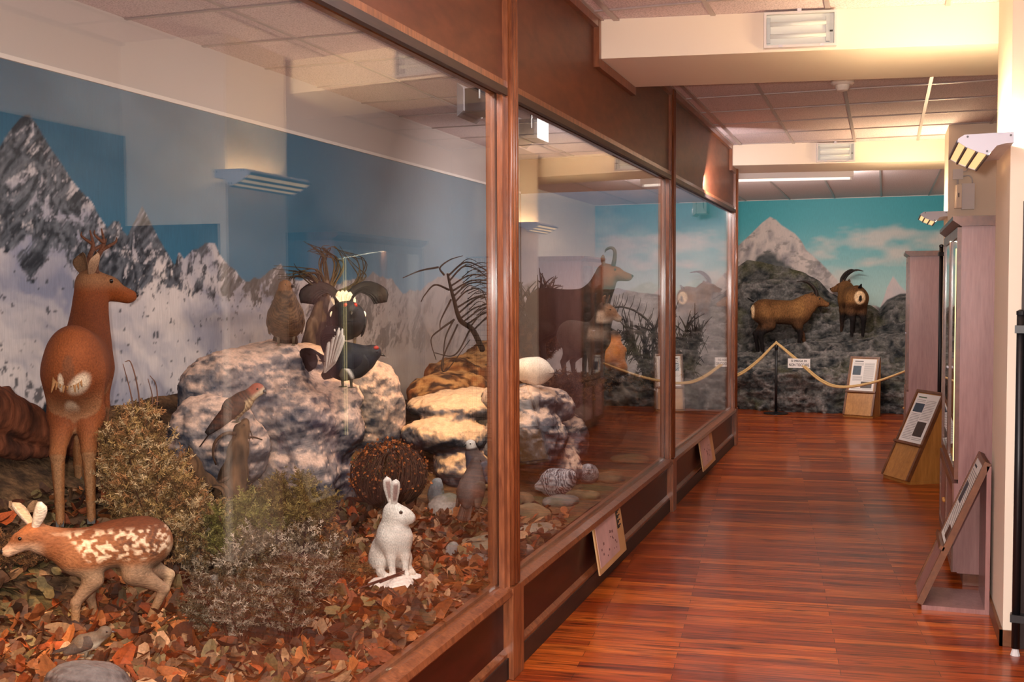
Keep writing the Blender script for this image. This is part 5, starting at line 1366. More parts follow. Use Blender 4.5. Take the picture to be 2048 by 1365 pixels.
# partridges
def rock_p(u, v, w, V, N, hq):
    n = furn(V, (24, 24, 24), 3); C = mixc(lin(72, 58, 54), lin(112, 94, 88), np.clip(0.5+1.6*n, 0, 1))
    return mixc(C, lin(120, 66, 40), sstep(0.3, 0.8, np.abs(v))*sstep(0.2, -0.1, u)*0.5)
p = at(942, 1022, 'X', -0.40)
bird('partridge', 'brown-grey partridge seen from behind, nearest the first post', 'partridge', tuple(p), math.radians(84), 0.15, math.radians(58), 0.066, rock_p, neck=(0.045, 0, 0.125), head_r=0.024, head_dir=(1, -0.1, 0.0), beak=0.016, tail=(0.09, 0.04, 0.05), tailc=lambda u: lin(84, 62, 52), wingc=lambda u, v: lin(98, 78, 66), legl=0.035, group='partridges by the first post')
def rock_q(u, v, w, V, N, hq):
    C = rock_p(u, v, w, V, N, hq); C = mixc(C, lin(78, 82, 96), sstep(0.2, -0.2, w)*0.8); C = mixc(C, lin(226, 216, 206), sstep(1.5, 1.1, hq)*sstep(0.6, 0.9, u)*0.9); return mixc(C, lin(24, 20, 22), sstep(1.9, 1.6, hq)*sstep(1.3, 1.6, hq)*0.9)
p = at(962, 976, 'X', -0.50)
bird('partridge', 'slate-grey partridge with white throat half behind the first post', 'partridge', tuple(p), math.radians(215), 0.15, math.radians(52), 0.062, rock_q, neck=(0.05, 0, 0.13), head_r=0.024, head_dir=(1, 0.2, 0.0), beak=0.018, tail=(0.08, 0.04, 0.05), tailc=lambda u: lin(84, 62, 52), wingc=lambda u, v: lin(86, 84, 92), legl=0.035, group='partridges by the first post')
ptc = barred(lin(52, 50, 58), lin(206, 200, 204), 8, amp=0.62)
p = at(1112, 1000, 'X', -0.40)
bird('barred_ptarmigan', 'larger grey-white barred game bird on the stones before the grey rock', 'ptarmigan', tuple(p), math.radians(-20), 0.185, math.radians(14), 0.088, ptc, neck=(0.10, 0.0, 0.055), head_r=0.03, head_dir=(0.9, 0.1, -0.5), beak=0.018, tail=(0.10, 0.06, 0.08), tailc=lambda u: lin(40, 42, 52), wingc=lambda u, v: mixc(lin(56, 54, 62), lin(214, 206, 208), np.float64(0.5+0.4*math.sin(u*70+v*9))), legl=0.02, group='barred game birds on the stones')
p = at(1177, 972, 'X', -0.34)
bird('barred_ptarmigan', 'smaller grey-white barred game bird near the sill', 'ptarmigan', tuple(p), math.radians(-75), 0.14, math.radians(20), 0.066, ptc, neck=(0.07, 0.0, 0.05), head_r=0.024, head_dir=(0.9, 0.1, -0.3), beak=0.014, tail=(0.08, 0.05, 0.08), tailc=lambda u: lin(40, 42, 52), wingc=lambda u, v: mixc(lin(56, 54, 62), lin(214, 206, 208), np.float64(0.5+0.4*math.sin(u*70+v*9))), legl=0.015, group='barred game birds on the stones')
# small songbird on the front boulder
p = at(172, 1318, 'X', -0.74)
bird('songbird', 'tiny grey-brown songbird on the boulder in the bottom left corner', 'songbird', tuple(p), math.radians(28), 0.088, math.radians(16), 0.028, lambda u, v, w, V, N, hq: mixc(lin(96, 80, 66), lin(190, 172, 150), sstep(0.1, -0.5, w)), neck=(0.05, 0, 0.028), head_r=0.018, head_dir=(1, 0.1, 0.0), beak=0.014,
     tail=(0.06, 0.018, 0.03), tailc=lambda u: lin(52, 44, 42), wingc=lambda u, v: lin(66, 56, 50), wing=(0.085, 0.018), legl=0.02)

# ================================================================== the landscape inside the case
m_soil = vcol('forest_soil', rough=0.9, spec=0.2, bump=0.9, bscale=45, bdist=0.02, var=0.28)
m_stone = vcol('painted_plaster_rock', rough=0.85, spec=0.2, bump=0.7, bscale=38, bdist=0.012, var=0.10, vscale=90)
m_leafl = vcol('dead_leaf', rough=0.7, spec=0.3, bump=0.3, bscale=120, bdist=0.003, var=0.18)
m_bark = vcol('weathered_bark', rough=0.85, spec=0.2, bump=0.9, bscale=40, bdist=0.008, stretch=(1, 1, 0.15), var=0.25)
m_sprig = vcol('dry_foliage', rough=0.85, spec=0.15, bump=0.0, var=0.15, bscale=60)

def ground_z(X, Y):
    X = np.asarray(X, float); Y = np.asarray(Y, float)
    t = np.clip((-X-1.02)/1.2, 0, 1)
    z = 0.375+0.62*t**1.5
    z = z-0.05*sstep(-0.25, 0.0, X)*0
    far = sstep(5.6, 6.6, Y)
    z = z*(1-far)+far*(0.335+0.34*np.clip((-X-0.7)/1.4, 0, 1))
    P = np.stack([X, Y, X*0], -1)
    return z+(0.06*(fbm(P*2.2, 3, 3)-0.5)+0.025*(fbm(P*9, 3, 4)-0.5))*sstep(0.02, 0.25, -X)
def gz(x, y): return float(ground_z(np.array([x]), np.array([y]))[0])
x0, x1, y0, y1 = XB+0.02, -0.074, POSTS[0]+0.01, POSTS[3]-0.01
nx, ny = 110, 470
X, Y = np.meshgrid(np.linspace(x0, x1, nx), np.linspace(y0, y1, ny), indexing='ij')
Z = ground_z(X, Y); V = np.stack([X, Y, Z], -1)
n1 = fbm(V*[5, 5, 1], 4, 31); n2 = fbm(V*[16, 16, 1], 4, 33)
C = mixc(lin(52, 38, 28), lin(118, 86, 58), np.clip(2.2*(n2-0.28), 0, 1))
C = mixc(C, lin(74, 76, 42), np.clip((n1-0.46)*6, 0, 1)*0.75*sstep(0.9, 0.6, Z))
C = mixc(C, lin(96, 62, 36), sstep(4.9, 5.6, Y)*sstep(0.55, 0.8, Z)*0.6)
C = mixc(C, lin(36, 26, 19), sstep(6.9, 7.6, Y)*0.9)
I = np.arange(nx*ny).reshape(nx, ny)
Q = np.stack([I[:-1, :-1], I[1:, :-1], I[1:, 1:], I[:-1, 1:]], -1).reshape(-1, 4)
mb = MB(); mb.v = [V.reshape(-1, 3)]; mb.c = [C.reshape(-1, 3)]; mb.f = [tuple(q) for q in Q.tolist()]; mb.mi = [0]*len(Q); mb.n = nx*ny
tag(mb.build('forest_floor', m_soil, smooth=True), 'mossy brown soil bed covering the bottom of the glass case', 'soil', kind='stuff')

# ---------------------------------------------------------------- dead leaves
SNOW = [(*at(x_, y_, 'X', X_)[:2], r_) for x_, y_, X_, r_ in ((782, 1168, -0.42, 0.10), (815, 1160, -0.40, 0.09), (800, 1190, -0.34, 0.08), (760, 1175, -0.42, 0.08))]
def leaves():
    rnd = np.random.default_rng(5); mb = MB()
    pal = [lin(150, 82, 40), lin(178, 104, 54), lin(128, 64, 32), lin(172, 128, 90), lin(98, 56, 34), lin(184, 138, 102), lin(76, 50, 36), lin(126, 104, 66), lin(158, 70, 26), lin(88, 58, 40), lin(110, 76, 50)]
    ok = 0
    while ok < 8200:
        x = -0.08-rnd.random()**1.15*1.75; y = 1.6+rnd.random()*3.9
        dens = 1.0 if y < 4.6 else max(0.0, 1-(y-4.6)*1.1)
        if x < -1.25: dens *= 0.55
        if rnd.random() > dens: continue
        if any((x-a)**2+(y-b)**2 < r*r for a, b, r in SNOW): continue
        ok += 1
        s = 0.024+0.032*rnd.random()**1.3; a = rnd.random()*6.283
        z = gz(x, y)+0.004+0.028*rnd.random()
        tilt = rnd.normal(0, 0.6); roll = rnd.normal(0, 0.6)
        d = np.array((math.cos(a), math.sin(a), tilt)); d /= np.linalg.norm(d); sd = np.array((-math.sin(a), math.cos(a), roll)); sd /= np.linalg.norm(sd); nn = np.cross(d, sd)
        c = pal[int(rnd.random()*len(pal))]*(0.28+0.85*rnd.random())
        cu = rnd.normal(0, 0.5); w = 0.5+0.2*rnd.random()
        o = np.array((x, y, z)); lob = rnd.random() < 0.4
        us = (-1, -0.55, 0.0, 0.5, 1.0); V = []
        for i, u in enumerate(us):
            hw = (0.30, 0.80, 1.0 if not lob else 0.62, 0.80, 0.22)[i]*w
            V.append(o+d*s*u+nn*s*cu*u*u); V.append(o+d*s*(u+0.06)+sd*s*hw+nn*s*(cu*u*u+0.28*hw*(1 if cu > 0 else -1))); V.append(o+d*s*(u+0.06)-sd*s*hw+nn*s*(cu*u*u+0.28*hw*(1 if cu > 0 else -1)))
        f = []
        for i in range(4): b = 3*i; f += [(b, b+3, b+4, b+1), (b, b+2, b+5, b+3)]
        cc = np.tile(c, (15, 1)); cc[0::3] *= 0.8
        mb.add(V, f, cc)
    tag(mb.build('leaf_litter', m_leafl), 'orange and brown dead leaves strewn over the near ground', 'leaves', kind='stuff')
leaves()

# ---------------------------------------------------------------- rocks
def rock_build(name, label, blobs, h, colf, amp=0.05, cat='rock', group=None, sc=5.0, seed=3, base=None):
    """blobs: (centre, radii, blend) in the room"""
    cs = np.array([b[0] for b in blobs]); rr = np.array([np.max(b[1]) for b in blobs])
    org = base if base is not None else np.array([cs[:, 0].mean(), cs[:, 1].mean(), cs[:, 2].min()])
    lo = (cs-rr[:, None]).min(0)-org-0.08; hi = (cs+rr[:, None]).max(0)-org+0.08
    s = Sculpt(lo, hi, h)
    for b in blobs: s.ell(np.asarray(b[0])-org, b[1], b[2], rz=b[3] if len(b) > 3 else 0, ry=b[4] if len(b) > 4 else 0)
    def disp(V, N): W_ = V+org; return amp*2*(fbm(W_*sc, 5, seed, 0.55)-0.5)+amp*0.7*(ridged(W_*np.array([1, 1, 1.7])*sc*1.9, 4, seed+5)-0.6)
    o = sculpt_build(s, name, m_stone, None, lambda V, N: colf(V+org, N), disp, tuple(org))
    return tag(o, label, cat, group)
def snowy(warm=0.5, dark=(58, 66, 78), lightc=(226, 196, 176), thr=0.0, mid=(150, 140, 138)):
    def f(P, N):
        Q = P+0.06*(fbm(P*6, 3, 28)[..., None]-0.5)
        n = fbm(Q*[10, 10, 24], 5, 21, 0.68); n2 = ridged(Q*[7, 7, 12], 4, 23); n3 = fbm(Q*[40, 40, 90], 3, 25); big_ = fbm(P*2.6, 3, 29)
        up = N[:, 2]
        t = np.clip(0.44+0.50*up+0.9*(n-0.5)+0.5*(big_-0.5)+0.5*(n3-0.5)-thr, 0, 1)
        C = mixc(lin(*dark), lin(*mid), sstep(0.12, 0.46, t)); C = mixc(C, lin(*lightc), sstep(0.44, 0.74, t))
        C = mixc(C, lin(*dark)*0.55, sstep(0.74, 0.86, n2)*sstep(0.85, 0.3, up)*0.7)  # shade of crevices and steep faces is painted darker beside the snow
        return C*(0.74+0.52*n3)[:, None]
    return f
def B(px, py, X, rx, rz_, k=0.10, ry=None, rz=0.0, tilt=0.0):
    """blob centred at a photo pixel on the plane X; radii: rx across the view, rz_ up, ry in depth"""
    c = at(px, py, 'X', X); return (c, (ry or rx, rx, rz_), k, rz, tilt)
rz = math.radians(28)
big = [B(450, 800, -1.75, 0.16, 0.26, 0.12, 0.24, rz), B(520, 770, -1.68, 0.24, 0.20, 0.10, 0.26, rz), B(600, 760, -1.68, 0.22, 0.20, 0.10, 0.26, rz), B(590, 835, -1.50, 0.26, 0.20, 0.10, 0.24, rz),
       B(430, 900, -1.62, 0.15, 0.26, 0.12, 0.24, rz), B(585, 950, -1.50, 0.27, 0.26, 0.10, 0.24, rz), B(650, 860, -1.42, 0.21, 0.19, 0.06, 0.20, rz), B(735, 830, -1.58, 0.14, 0.32, 0.06, 0.22, rz), B(740, 760, -1.60, 0.10, 0.12, 0.06, 0.16, rz),
       B(640, 800, -1.5, 0.20, 0.14, 0.06, 0.22, rz), B(640, 990, -1.46, 0.20, 0.24, 0.08, 0.2, rz), B(540, 720, -1.66, 0.20, 0.08, 0.08, 0.2, rz)]
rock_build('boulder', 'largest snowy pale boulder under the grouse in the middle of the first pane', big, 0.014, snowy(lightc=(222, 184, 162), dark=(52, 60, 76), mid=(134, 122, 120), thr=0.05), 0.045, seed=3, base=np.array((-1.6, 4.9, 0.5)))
# ledge rocks towards the first post
led = [B(905, 815, -1.15, 0.24, 0.08, 0.06, 0.30), B(960, 805, -1.10, 0.30, 0.09, 0.06, 0.30), B(890, 870, -1.12, 0.22, 0.10, 0.06, 0.28), B(965, 880, -1.08, 0.34, 0.17, 0.07, 0.28), B(940, 930, -1.0, 0.3, 0.14, 0.08, 0.2)]
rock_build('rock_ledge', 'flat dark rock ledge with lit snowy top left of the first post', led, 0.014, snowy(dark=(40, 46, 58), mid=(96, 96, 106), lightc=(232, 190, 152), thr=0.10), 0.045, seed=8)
mound = [B(930, 748, -1.75, 0.45, 0.14, 0.10, 0.3), B(1000, 730, -1.6, 0.42, 0.20, 0.10, 0.3), B(900, 785, -1.55, 0.5, 0.14, 0.10, 0.25)]
def rusty(P, N):
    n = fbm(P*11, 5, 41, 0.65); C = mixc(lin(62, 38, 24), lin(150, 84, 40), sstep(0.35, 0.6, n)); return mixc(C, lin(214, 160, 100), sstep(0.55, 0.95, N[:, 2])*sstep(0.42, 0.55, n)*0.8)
rock_build('earth_mound', 'rust-brown heathy mound behind the flat rock ledge', mound, 0.02, rusty, 0.06, cat='mound', seed=12)
rk = [B(1075, 815, -0.66, 0.17, 0.13, 0.05, 0.24), B(1050, 880, -0.66, 0.22, 0.22, 0.06, 0.26), B(1110, 880, -0.62, 0.16, 0.20, 0.05, 0.22), B(1128, 850, -0.60, 0.07, 0.11, 0.03, 0.14), B(1090, 935, -0.60, 0.24, 0.14, 0.08, 0.24), B(1045, 800, -0.70, 0.20, 0.09, 0.05, 0.24)]
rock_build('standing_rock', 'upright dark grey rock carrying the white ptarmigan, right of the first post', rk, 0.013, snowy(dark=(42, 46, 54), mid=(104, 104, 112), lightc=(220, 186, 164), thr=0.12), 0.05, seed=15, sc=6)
mnd = [B(1165, 800, -0.80, 0.42, 0.20, 0.10, 0.45), B(1225, 800, -0.86, 0.36, 0.16, 0.10, 0.4), B(1160, 850, -0.70, 0.40, 0.24, 0.10, 0.35), B(1270, 830, -0.8, 0.3, 0.2, 0.1, 0.35)]
def brush(P, N):
    n = fbm(P*13, 5, 51, 0.65); C = mixc(lin(22, 16, 14), lin(82, 54, 36), sstep(0.40, 0.68, n)); return mixc(C, lin(104, 90, 80), sstep(0.60, 0.70, fbm(P*5, 3, 53))*0.7)
rock_build('brush_mound', 'dark brushy mound under the chamois behind the second pane', mnd, 0.018, brush, 0.06, cat='mound', seed=18)
# foreground boulder under the songbird, and loose stones
rock_build('boulder', 'grey boulder in the bottom left corner with the songbird on it', [B(160, 1385, -0.68, 0.105, 0.085, 0.04, 0.11), B(205, 1392, -0.66, 0.08, 0.07, 0.04, 0.10)], 0.007, snowy(dark=(40, 36, 36), mid=(78, 70, 68), lightc=(108, 98, 94), thr=0.10), 0.016, seed=21, sc=9)
stones = [(888, 1000, -0.72, 0.095, 0.085, 'pale boulder-like stone left of the partridges', (150, 140, 132)), (872, 915, -0.95, 0.05, 0.11, 'small upright bluish stone behind the twig sphere', (140, 142, 146)),
          (970, 935, -0.86, 0.13, 0.05, 'slanting tan stone behind the partridges', (176, 142, 106)), (905, 955, -0.82, 0.10, 0.05, 'low tan stone right of the twig sphere', (150, 118, 88)),
          (965, 1055, -0.30, 0.12, 0.035, 'flat greenish stone left of the first post', (128, 116, 96)), (940, 1085, -0.24, 0.09, 0.03, 'flat grey slab below the partridges', (122, 112, 106)),
          (905, 1060, -0.36, 0.028, 0.05, 'small upright pointed grey stone near the hare', (150, 144, 140)), (975, 1110, -0.14, 0.06, 0.025, 'flat stone nearest the sill left of the first post', (116, 112, 116)),
          (1055, 1020, -0.30, 0.13, 0.05, 'broad olive stone right of the first post', (126, 104, 76)), (1040, 975, -0.42, 0.08, 0.06, 'brown stone at the foot of the standing rock', (112, 86, 62)),
          (1120, 1035, -0.26, 0.11, 0.035, 'grey flat stone under the larger barred bird', (118, 112, 106)), (1070, 1065, -0.16, 0.11, 0.03, 'pale flat stone close to the sill', (146, 130, 112)),
          (1085, 1085, -0.12, 0.06, 0.025, 'small whitish stone at the sill, front one', (176, 162, 148)), (1150, 955, -0.52, 0.10, 0.05, 'tan wedge stone beside the standing rock', (140, 110, 78)),
          (1215, 985, -0.25, 0.12, 0.035, 'low brown stone behind the smaller barred bird', (112, 92, 68)), (1260, 945, -0.28, 0.14, 0.03, 'farthest low stone along the sill', (100, 80, 58)),
          (1165, 1010, -0.20, 0.10, 0.03, 'olive stone beside the smaller barred bird', (116, 98, 70)), (1045, 1115, -0.10, 0.05, 0.025, 'mottled stone in the corner by the first post', (130, 118, 110)),
          (830, 1210, -0.16, 0.036, 0.012, 'flat green-grey stone in front of the snow patch', (128, 128, 96)), (885, 1222, -0.10, 0.026, 0.012, 'small tan stone right of the snow patch', (168, 146, 116))]
for i, (px, py, X_, rx, rzz, lab, c) in enumerate(stones):
    cc = at(px, py, 'X', X_); zg = gz(cc[0], cc[1]); cc[2] = zg+rzz*0.35
    def colf(P, N, c=c):
        n = fbm(P*16, 4, 61); C = mixc(lin(*c)*0.45, lin(*c)*1.15, np.clip(2.2*(n-0.25), 0, 1)); return mixc(C, lin(78, 80, 44), sstep(0.56, 0.66, fbm(P*8, 3, 63))*0.5)
    rock_build('stone', lab, [(cc, (rx*0.85, rx, rzz), 0.02, 0.3*i), (cc+np.array((rx*0.2, rx*0.3, rzz*0.1)), (rx*0.6, rx*0.7, rzz*0.9), 0.015, 0.5*i)], 0.008, colf, 0.014, cat='stone', group='loose stones on the case floor', seed=70+i, sc=10)
# snow patch before the hare
sp = [B(782, 1168, -0.42, 0.095, 0.022, 0.02, 0.09), B(815, 1160, -0.40, 0.06, 0.014, 0.02, 0.06), B(800, 1190, -0.34, 0.055, 0.014, 0.02, 0.05)]
for q in sp: q[0][2] = gz(q[0][0], q[0][1])+0.028
o = rock_build('snow_patch', 'patch of white snow at the feet of the hare', sp, 0.006, lambda P, N: np.tile(lin(240, 222, 210), (len(P), 1))*(0.88+0.2*fbm(P*40, 3, 5))[:, None], 0.014, cat='snow', seed=30, sc=14)

# ---------------------------------------------------------------- wood: stump, log, broken trunk, boards
def bark(c0, c1, seed):
    def f(V):
        n = fbm(V*[26, 26, 5], 5, seed); return mixc(lin(*c0), lin(*c1), np.clip(2.4*(n-0.28), 0, 1))
    return f
def limb(s, rows, k=0.012):
    s.chain(crom(rows, 4*len(rows)), k); return s
def stump():
    base = at(458, 1052, 'X', -1.30); base[2] = gz(base[0], base[1])-0.02
    t = thing('tree_stump', 'brown forked broken stump with the kestrel on its tall spike', 'stump', tuple(base))
    s = Sculpt((-0.34, -0.34, -0.02), (0.34, 0.34, 0.62), 0.007)
    L_ = lambda px, py, X=-1.30: at(px, py, 'X', X)-base
    s.chain([(*L_(462, 1060), 0.085), (*L_(455, 1000), 0.070), (*L_(468, 950), 0.054), (*L_(476, 900), 0.040), (*L_(484, 862), 0.030), (*L_(490, 846), 0.020)], 0.03)
    s.chain([(*L_(440, 1010), 0.07), (*L_(402, 972), 0.046), (*L_(385, 930), 0.028), (*L_(378, 895), 0.010)], 0.03)
    s.chain([(*L_(440, 990), 0.05), (*L_(398, 960), 0.034), (*L_(372, 938), 0.020), (*L_(362, 930), 0.008)], 0.02)
    s.chain([(*L_(400, 1010), 0.05), (*L_(372, 990), 0.03), (*L_(354, 950), 0.02), (*L_(346, 936), 0.012)], 0.03)
    s.chain([(*L_(440, 985, -1.2), 0.035), (*L_(412, 1005, -1.1), 0.05), (*L_(380, 1040, -1.1), 0.04)], 0.03)
    col = bark((40, 28, 19), (104, 74, 50), 5)
    sculpt_build(s, 'trunk', m_bark, t, lambda V, N: col(V), lambda V, N: 0.010*(fbm(V*[30, 30, 6], 4, 6)-0.5)*2)
    for pts, r in (([(455, 956), (430, 972), (412, 985)], 0.010), ([(484, 880), (505, 875), (524, 880)], 0.007), ([(470, 868), (450, 868), (430, 885), (426, 910), (432, 930)], 0.009), ([(488, 850), (500, 862), (506, 880)], 0.004), ([(486, 856), (498, 874), (497, 890)], 0.004)):
        mb = MB(); P = crom([L_(*q, -1.28) for q in pts], 12); mb.tube(P, np.linspace(r, r*0.4, 12), 7, lin(74, 50, 34)); mb.build('twig', m_bark, t, smooth=True)
stump()
def fallen_log():
    base = at(20, 850, 'X', -1.95)
    t = thing('fallen_log', 'dark reddish fallen branch log at the left edge behind the roe buck', 'log', tuple(base))
    L_ = lambda px, py, X=-1.95: at(px, py, 'X', X)-base
    s = Sculpt((-0.3, -0.9, -0.3), (0.3, 0.9, 0.35), 0.009)
    s.chain(crom([(*L_(-60, 800), 0.085), (*L_(0, 825), 0.08), (*L_(60, 850), 0.068), (*L_(120, 880), 0.055), (*L_(190, 905), 0.03)], 16), 0.03)
    s.chain([(*L_(0, 812), 0.05), (*L_(8, 790), 0.028), (*L_(16, 776), 0.006)], 0.02)
    s.chain([(*L_(-40, 880), 0.05), (*L_(40, 905), 0.035), (*L_(100, 905), 0.02)], 0.02)
    col = bark((62, 34, 24), (128, 72, 48), 8)
    sculpt_build(s, 'trunk', m_bark, t, lambda V, N: col(V), lambda V, N: 0.012*(fbm(V*18, 4, 6)-0.5)*2)
fallen_log()
def broken_trunk():
    base = at(640, 700, 'X', -1.72)
    t = thing('dead_tree', 'grey broken trunk with long drooping dry tufts behind the grouse cock', 'dead tree', tuple(base))
    L_ = lambda px, py, X=-1.72: at(px, py, 'X', X)-base
    s = Sculpt((-0.2, -0.35, -0.06), (0.2, 0.35, 0.62), 0.008)
    s.chain([(*L_(620, 700), 0.060), (*L_(628, 650), 0.042), (*L_(640, 600), 0.020), (*L_(646, 572), 0.006)], 0.02)
    s.chain([(*L_(632, 690), 0.045), (*L_(644, 640), 0.030), (*L_(652, 600), 0.020), (*L_(654, 560), 0.012)], 0.02)
    col = bark((36, 30, 28), (96, 80, 70), 9)
    sculpt_build(s, 'trunk', m_bark, t, lambda V, N: col(V))
    rnd = random.Random(3)
    for i, (pts, n) in enumerate((([(652, 590), (630, 545), (610, 545), (570, 540)], 9), ([(656, 590), (645, 540), (650, 505), (630, 495)], 9), ([(660, 580), (680, 530), (660, 505), (640, 500)], 8), ([(668, 590), (720, 560), (715, 525), (680, 500)], 7), ([(650, 585), (625, 560), (600, 548), (575, 560)], 7))):
        mb = MB()
        for k in range(n):
            P = crom([L_(x+rnd.uniform(-6, 6)*(1+j), y+rnd.uniform(-5, 5)*(1+j*0.6), -1.72+rnd.uniform(-0.03, 0.03)) for j, (x, y) in enumerate(pts)], 14)
            mb.tube(P, np.linspace(0.006, 0.0015, 14), 5, lin(70, 60, 40)*(0.6+0.9*rnd.random()))
        mb.build('dry_tuft', m_sprig, t, smooth=True)
broken_trunk()
def dead_pine(name, label, base, pts_main, sides, group=None):
    t = thing(name, label, 'dead branch', tuple(base), 0, group)
    mb = MB(); P = np.array([np.asarray(q)-base for q in pts_main]); n = 4*len(P)
    mb.tube(crom(P, n), np.linspace(0.024, 0.008, n), 8, lin(46, 34, 30)); mb.build('stem', m_bark, t, smooth=True)
    for br in sides:
        mb = MB()
        for q, r in br:
            Q = crom(np.array([np.asarray(a)-base for a in q]), 16); mb.tube(Q, np.linspace(r, r*0.35, 16), 6, lin(56, 42, 36))
        mb.build('side_branch', m_bark, t, smooth=True)
# bare bent branch left of the first post
rnd = random.Random(9)
XA = -1.55
A_ = lambda x, y, X=XA: at(x, y, 'X', X)
main = [A_(965, 700), A_(945, 660), A_(920, 640), A_(908, 600), A_(900, 570), A_(895, 548)]
sides = []
for k in range(13):
    u = k/12; sx, sy = np.interp(u, [0, 0.35, 0.7, 1], [945, 920, 904, 896]), np.interp(u, [0, 0.35, 0.7, 1], [662, 636, 590, 552])
    ln = rnd.uniform(70, 130)
    b = [([A_(sx, sy), A_(sx+ln*0.35, sy-22-rnd.uniform(0, 12), XA+rnd.uniform(-.1, .2)), A_(sx+ln*0.75, sy-20+rnd.uniform(-6, 10), XA+rnd.uniform(-.15, .25)), A_(sx+ln, sy+rnd.uniform(0, 40), XA+rnd.uniform(-.15, .3))], 0.0075)]
    for j in range(3):
        b.append(([A_(sx+ln*0.3*(j*0.7+0.6), sy-18, XA), A_(sx+ln*0.3*(j+1)+10, sy-34+8*j, XA+0.1), A_(sx+ln*0.3*(j+1.6)+20, sy-20+20*j, XA+0.15)], 0.004))
    sides.append(b)
for q in ([(908, 640), (880, 660), (862, 680), (872, 720)], [(906, 642), (890, 680), (886, 740)], [(915, 650), (885, 720), (892, 742), (940, 680)], [(898, 580), (870, 570), (850, 590), (842, 604)], [(902, 600), (882, 640), (880, 660)], [(888, 550), (880, 536), (900, 520), (925, 512)], [(876, 535), (840, 542), (806, 556)], [(940, 660), (910, 710), (868, 706)]):
    sides.append([([A_(*p_) for p_ in q], 0.008)])
dead_pine('dead_branch', 'bare dark branch with curved twigs arching left of the first post', A_(965, 700), main, sides)
# pile of dead branches right of the marmot
def branch_pile(label, px, py, X0, n, seed, spread=90, hgt=90, ax='X'):
    rnd = random.Random(seed); base = at(px, py, ax, X0)
    for i in range(n):
        a = rnd.uniform(-1, 1); t = thing('dead_branch', label % ORD[i], 'dead branch', tuple(base), 0, 'dead branches piled behind the second pane')
        pts = [(px+a*12, py), (px+a*spread*0.45, py-hgt*rnd.uniform(0.2, 0.5)), (px+a*spread, py-hgt*rnd.uniform(0.4, 1.0)), (px+a*spread*1.5, py-hgt*rnd.uniform(0.5, 1.2))]
        P = crom([at(x, y, ax, X0+rnd.uniform(-0.12, 0.12)*j)-base for j, (x, y) in enumerate(pts)], 20)
        mb = MB().tube(P, np.linspace(0.022, 0.007, 20), 7, lin(40, 30, 26)); mb.build('stem', m_bark, t, smooth=True)
        mb = MB()
        for k in range(2, 20):
            for e in (-1, 1, 0.4):
                d = P[min(k+1, 19)]-P[k-1]; d = d/np.linalg.norm(d); up = np.array((0, 0, 1.0)); sd = _nrm(np.cross(d, up)); 
                v = d*rnd.uniform(0.2, 0.9)+up*e*rnd.uniform(0.3, 0.9)+sd*rnd.uniform(-0.6, 0.6); l = rnd.uniform(0.08, 0.24)
                mb.tube(crom([P[k], P[k]+v*l*0.5+up*0.01, P[k]+v*l], 5), np.linspace(0.009, 0.003, 5), 5, lin(46, 34, 28))
        mb.build('twigs', m_bark, t, smooth=True)
ORD = ['lowest', 'tallest', 'middle', 'thinnest', 'broadest', 'rightmost', 'leftmost', 'highest']
branch_pile('dark bare branch of the heap right of the marmot, the %s one', 1305, 775, 9.5, 8, 4, 62, 115, 'Y')
branch_pile('dark bare branch of the heap behind the last pane, the %s one', 1380, 755, 10.2, 6, 8, 40, 85, 'Y')
branch_pile('dark bare branch of the heap left of the chamois, the %s one', 1048, 700, -1.35, 7, 12, 62, 130)
t0 = at(1330, 720, 'Y', 9.4)
t = thing('dead_branch', 'long slender branch arching over the marmot behind the second pane', 'dead branch', tuple(t0))
P = crom([at(x, y, 'Y', 9.4)-t0 for x, y in ((1330, 720), (1310, 660), (1275, 625), (1240, 614), (1222, 622), (1218, 634))], 30)
MB().tube(P, np.linspace(0.013, 0.004, 30), 7, lin(50, 38, 34)).build('stem', m_bark, t, smooth=True)
mb = MB()
for k in range(4, 28, 2):
    for e in (-1, 1): mb.tube(crom([P[k], P[k]+np.array((0.02*e, 0.03, 0.05*e)), P[k]+np.array((0.03*e, 0.05, 0.10*e+0.02))], 5), np.linspace(0.005, 0.002, 5), 5, lin(52, 40, 34))
mb.build('twigs', m_bark, t, smooth=True)
# twigs on the snow
for i, q in enumerate(([(718, 1178), (770, 1160), (812, 1142)], [(735, 1170), (790, 1150), (836, 1132)], [(760, 1166), (810, 1146), (858, 1128)], [(775, 1155), (820, 1150), (840, 1140)])):
    W_ = [at(x, y, 'X', -0.40) for x, y in q]
    o = MB().tube(crom(W_, 12), np.linspace(0.0035, 0.0015, 12), 6, lin(86, 52, 44)).build('twig', m_bark, smooth=True)
    tag(o, 'thin reddish twig lying across the snow before the hare, %s' % ('lowest left', 'second from the left', 'longest to the right', 'short upper one')[i], 'twig', 'twigs on the snow patch')

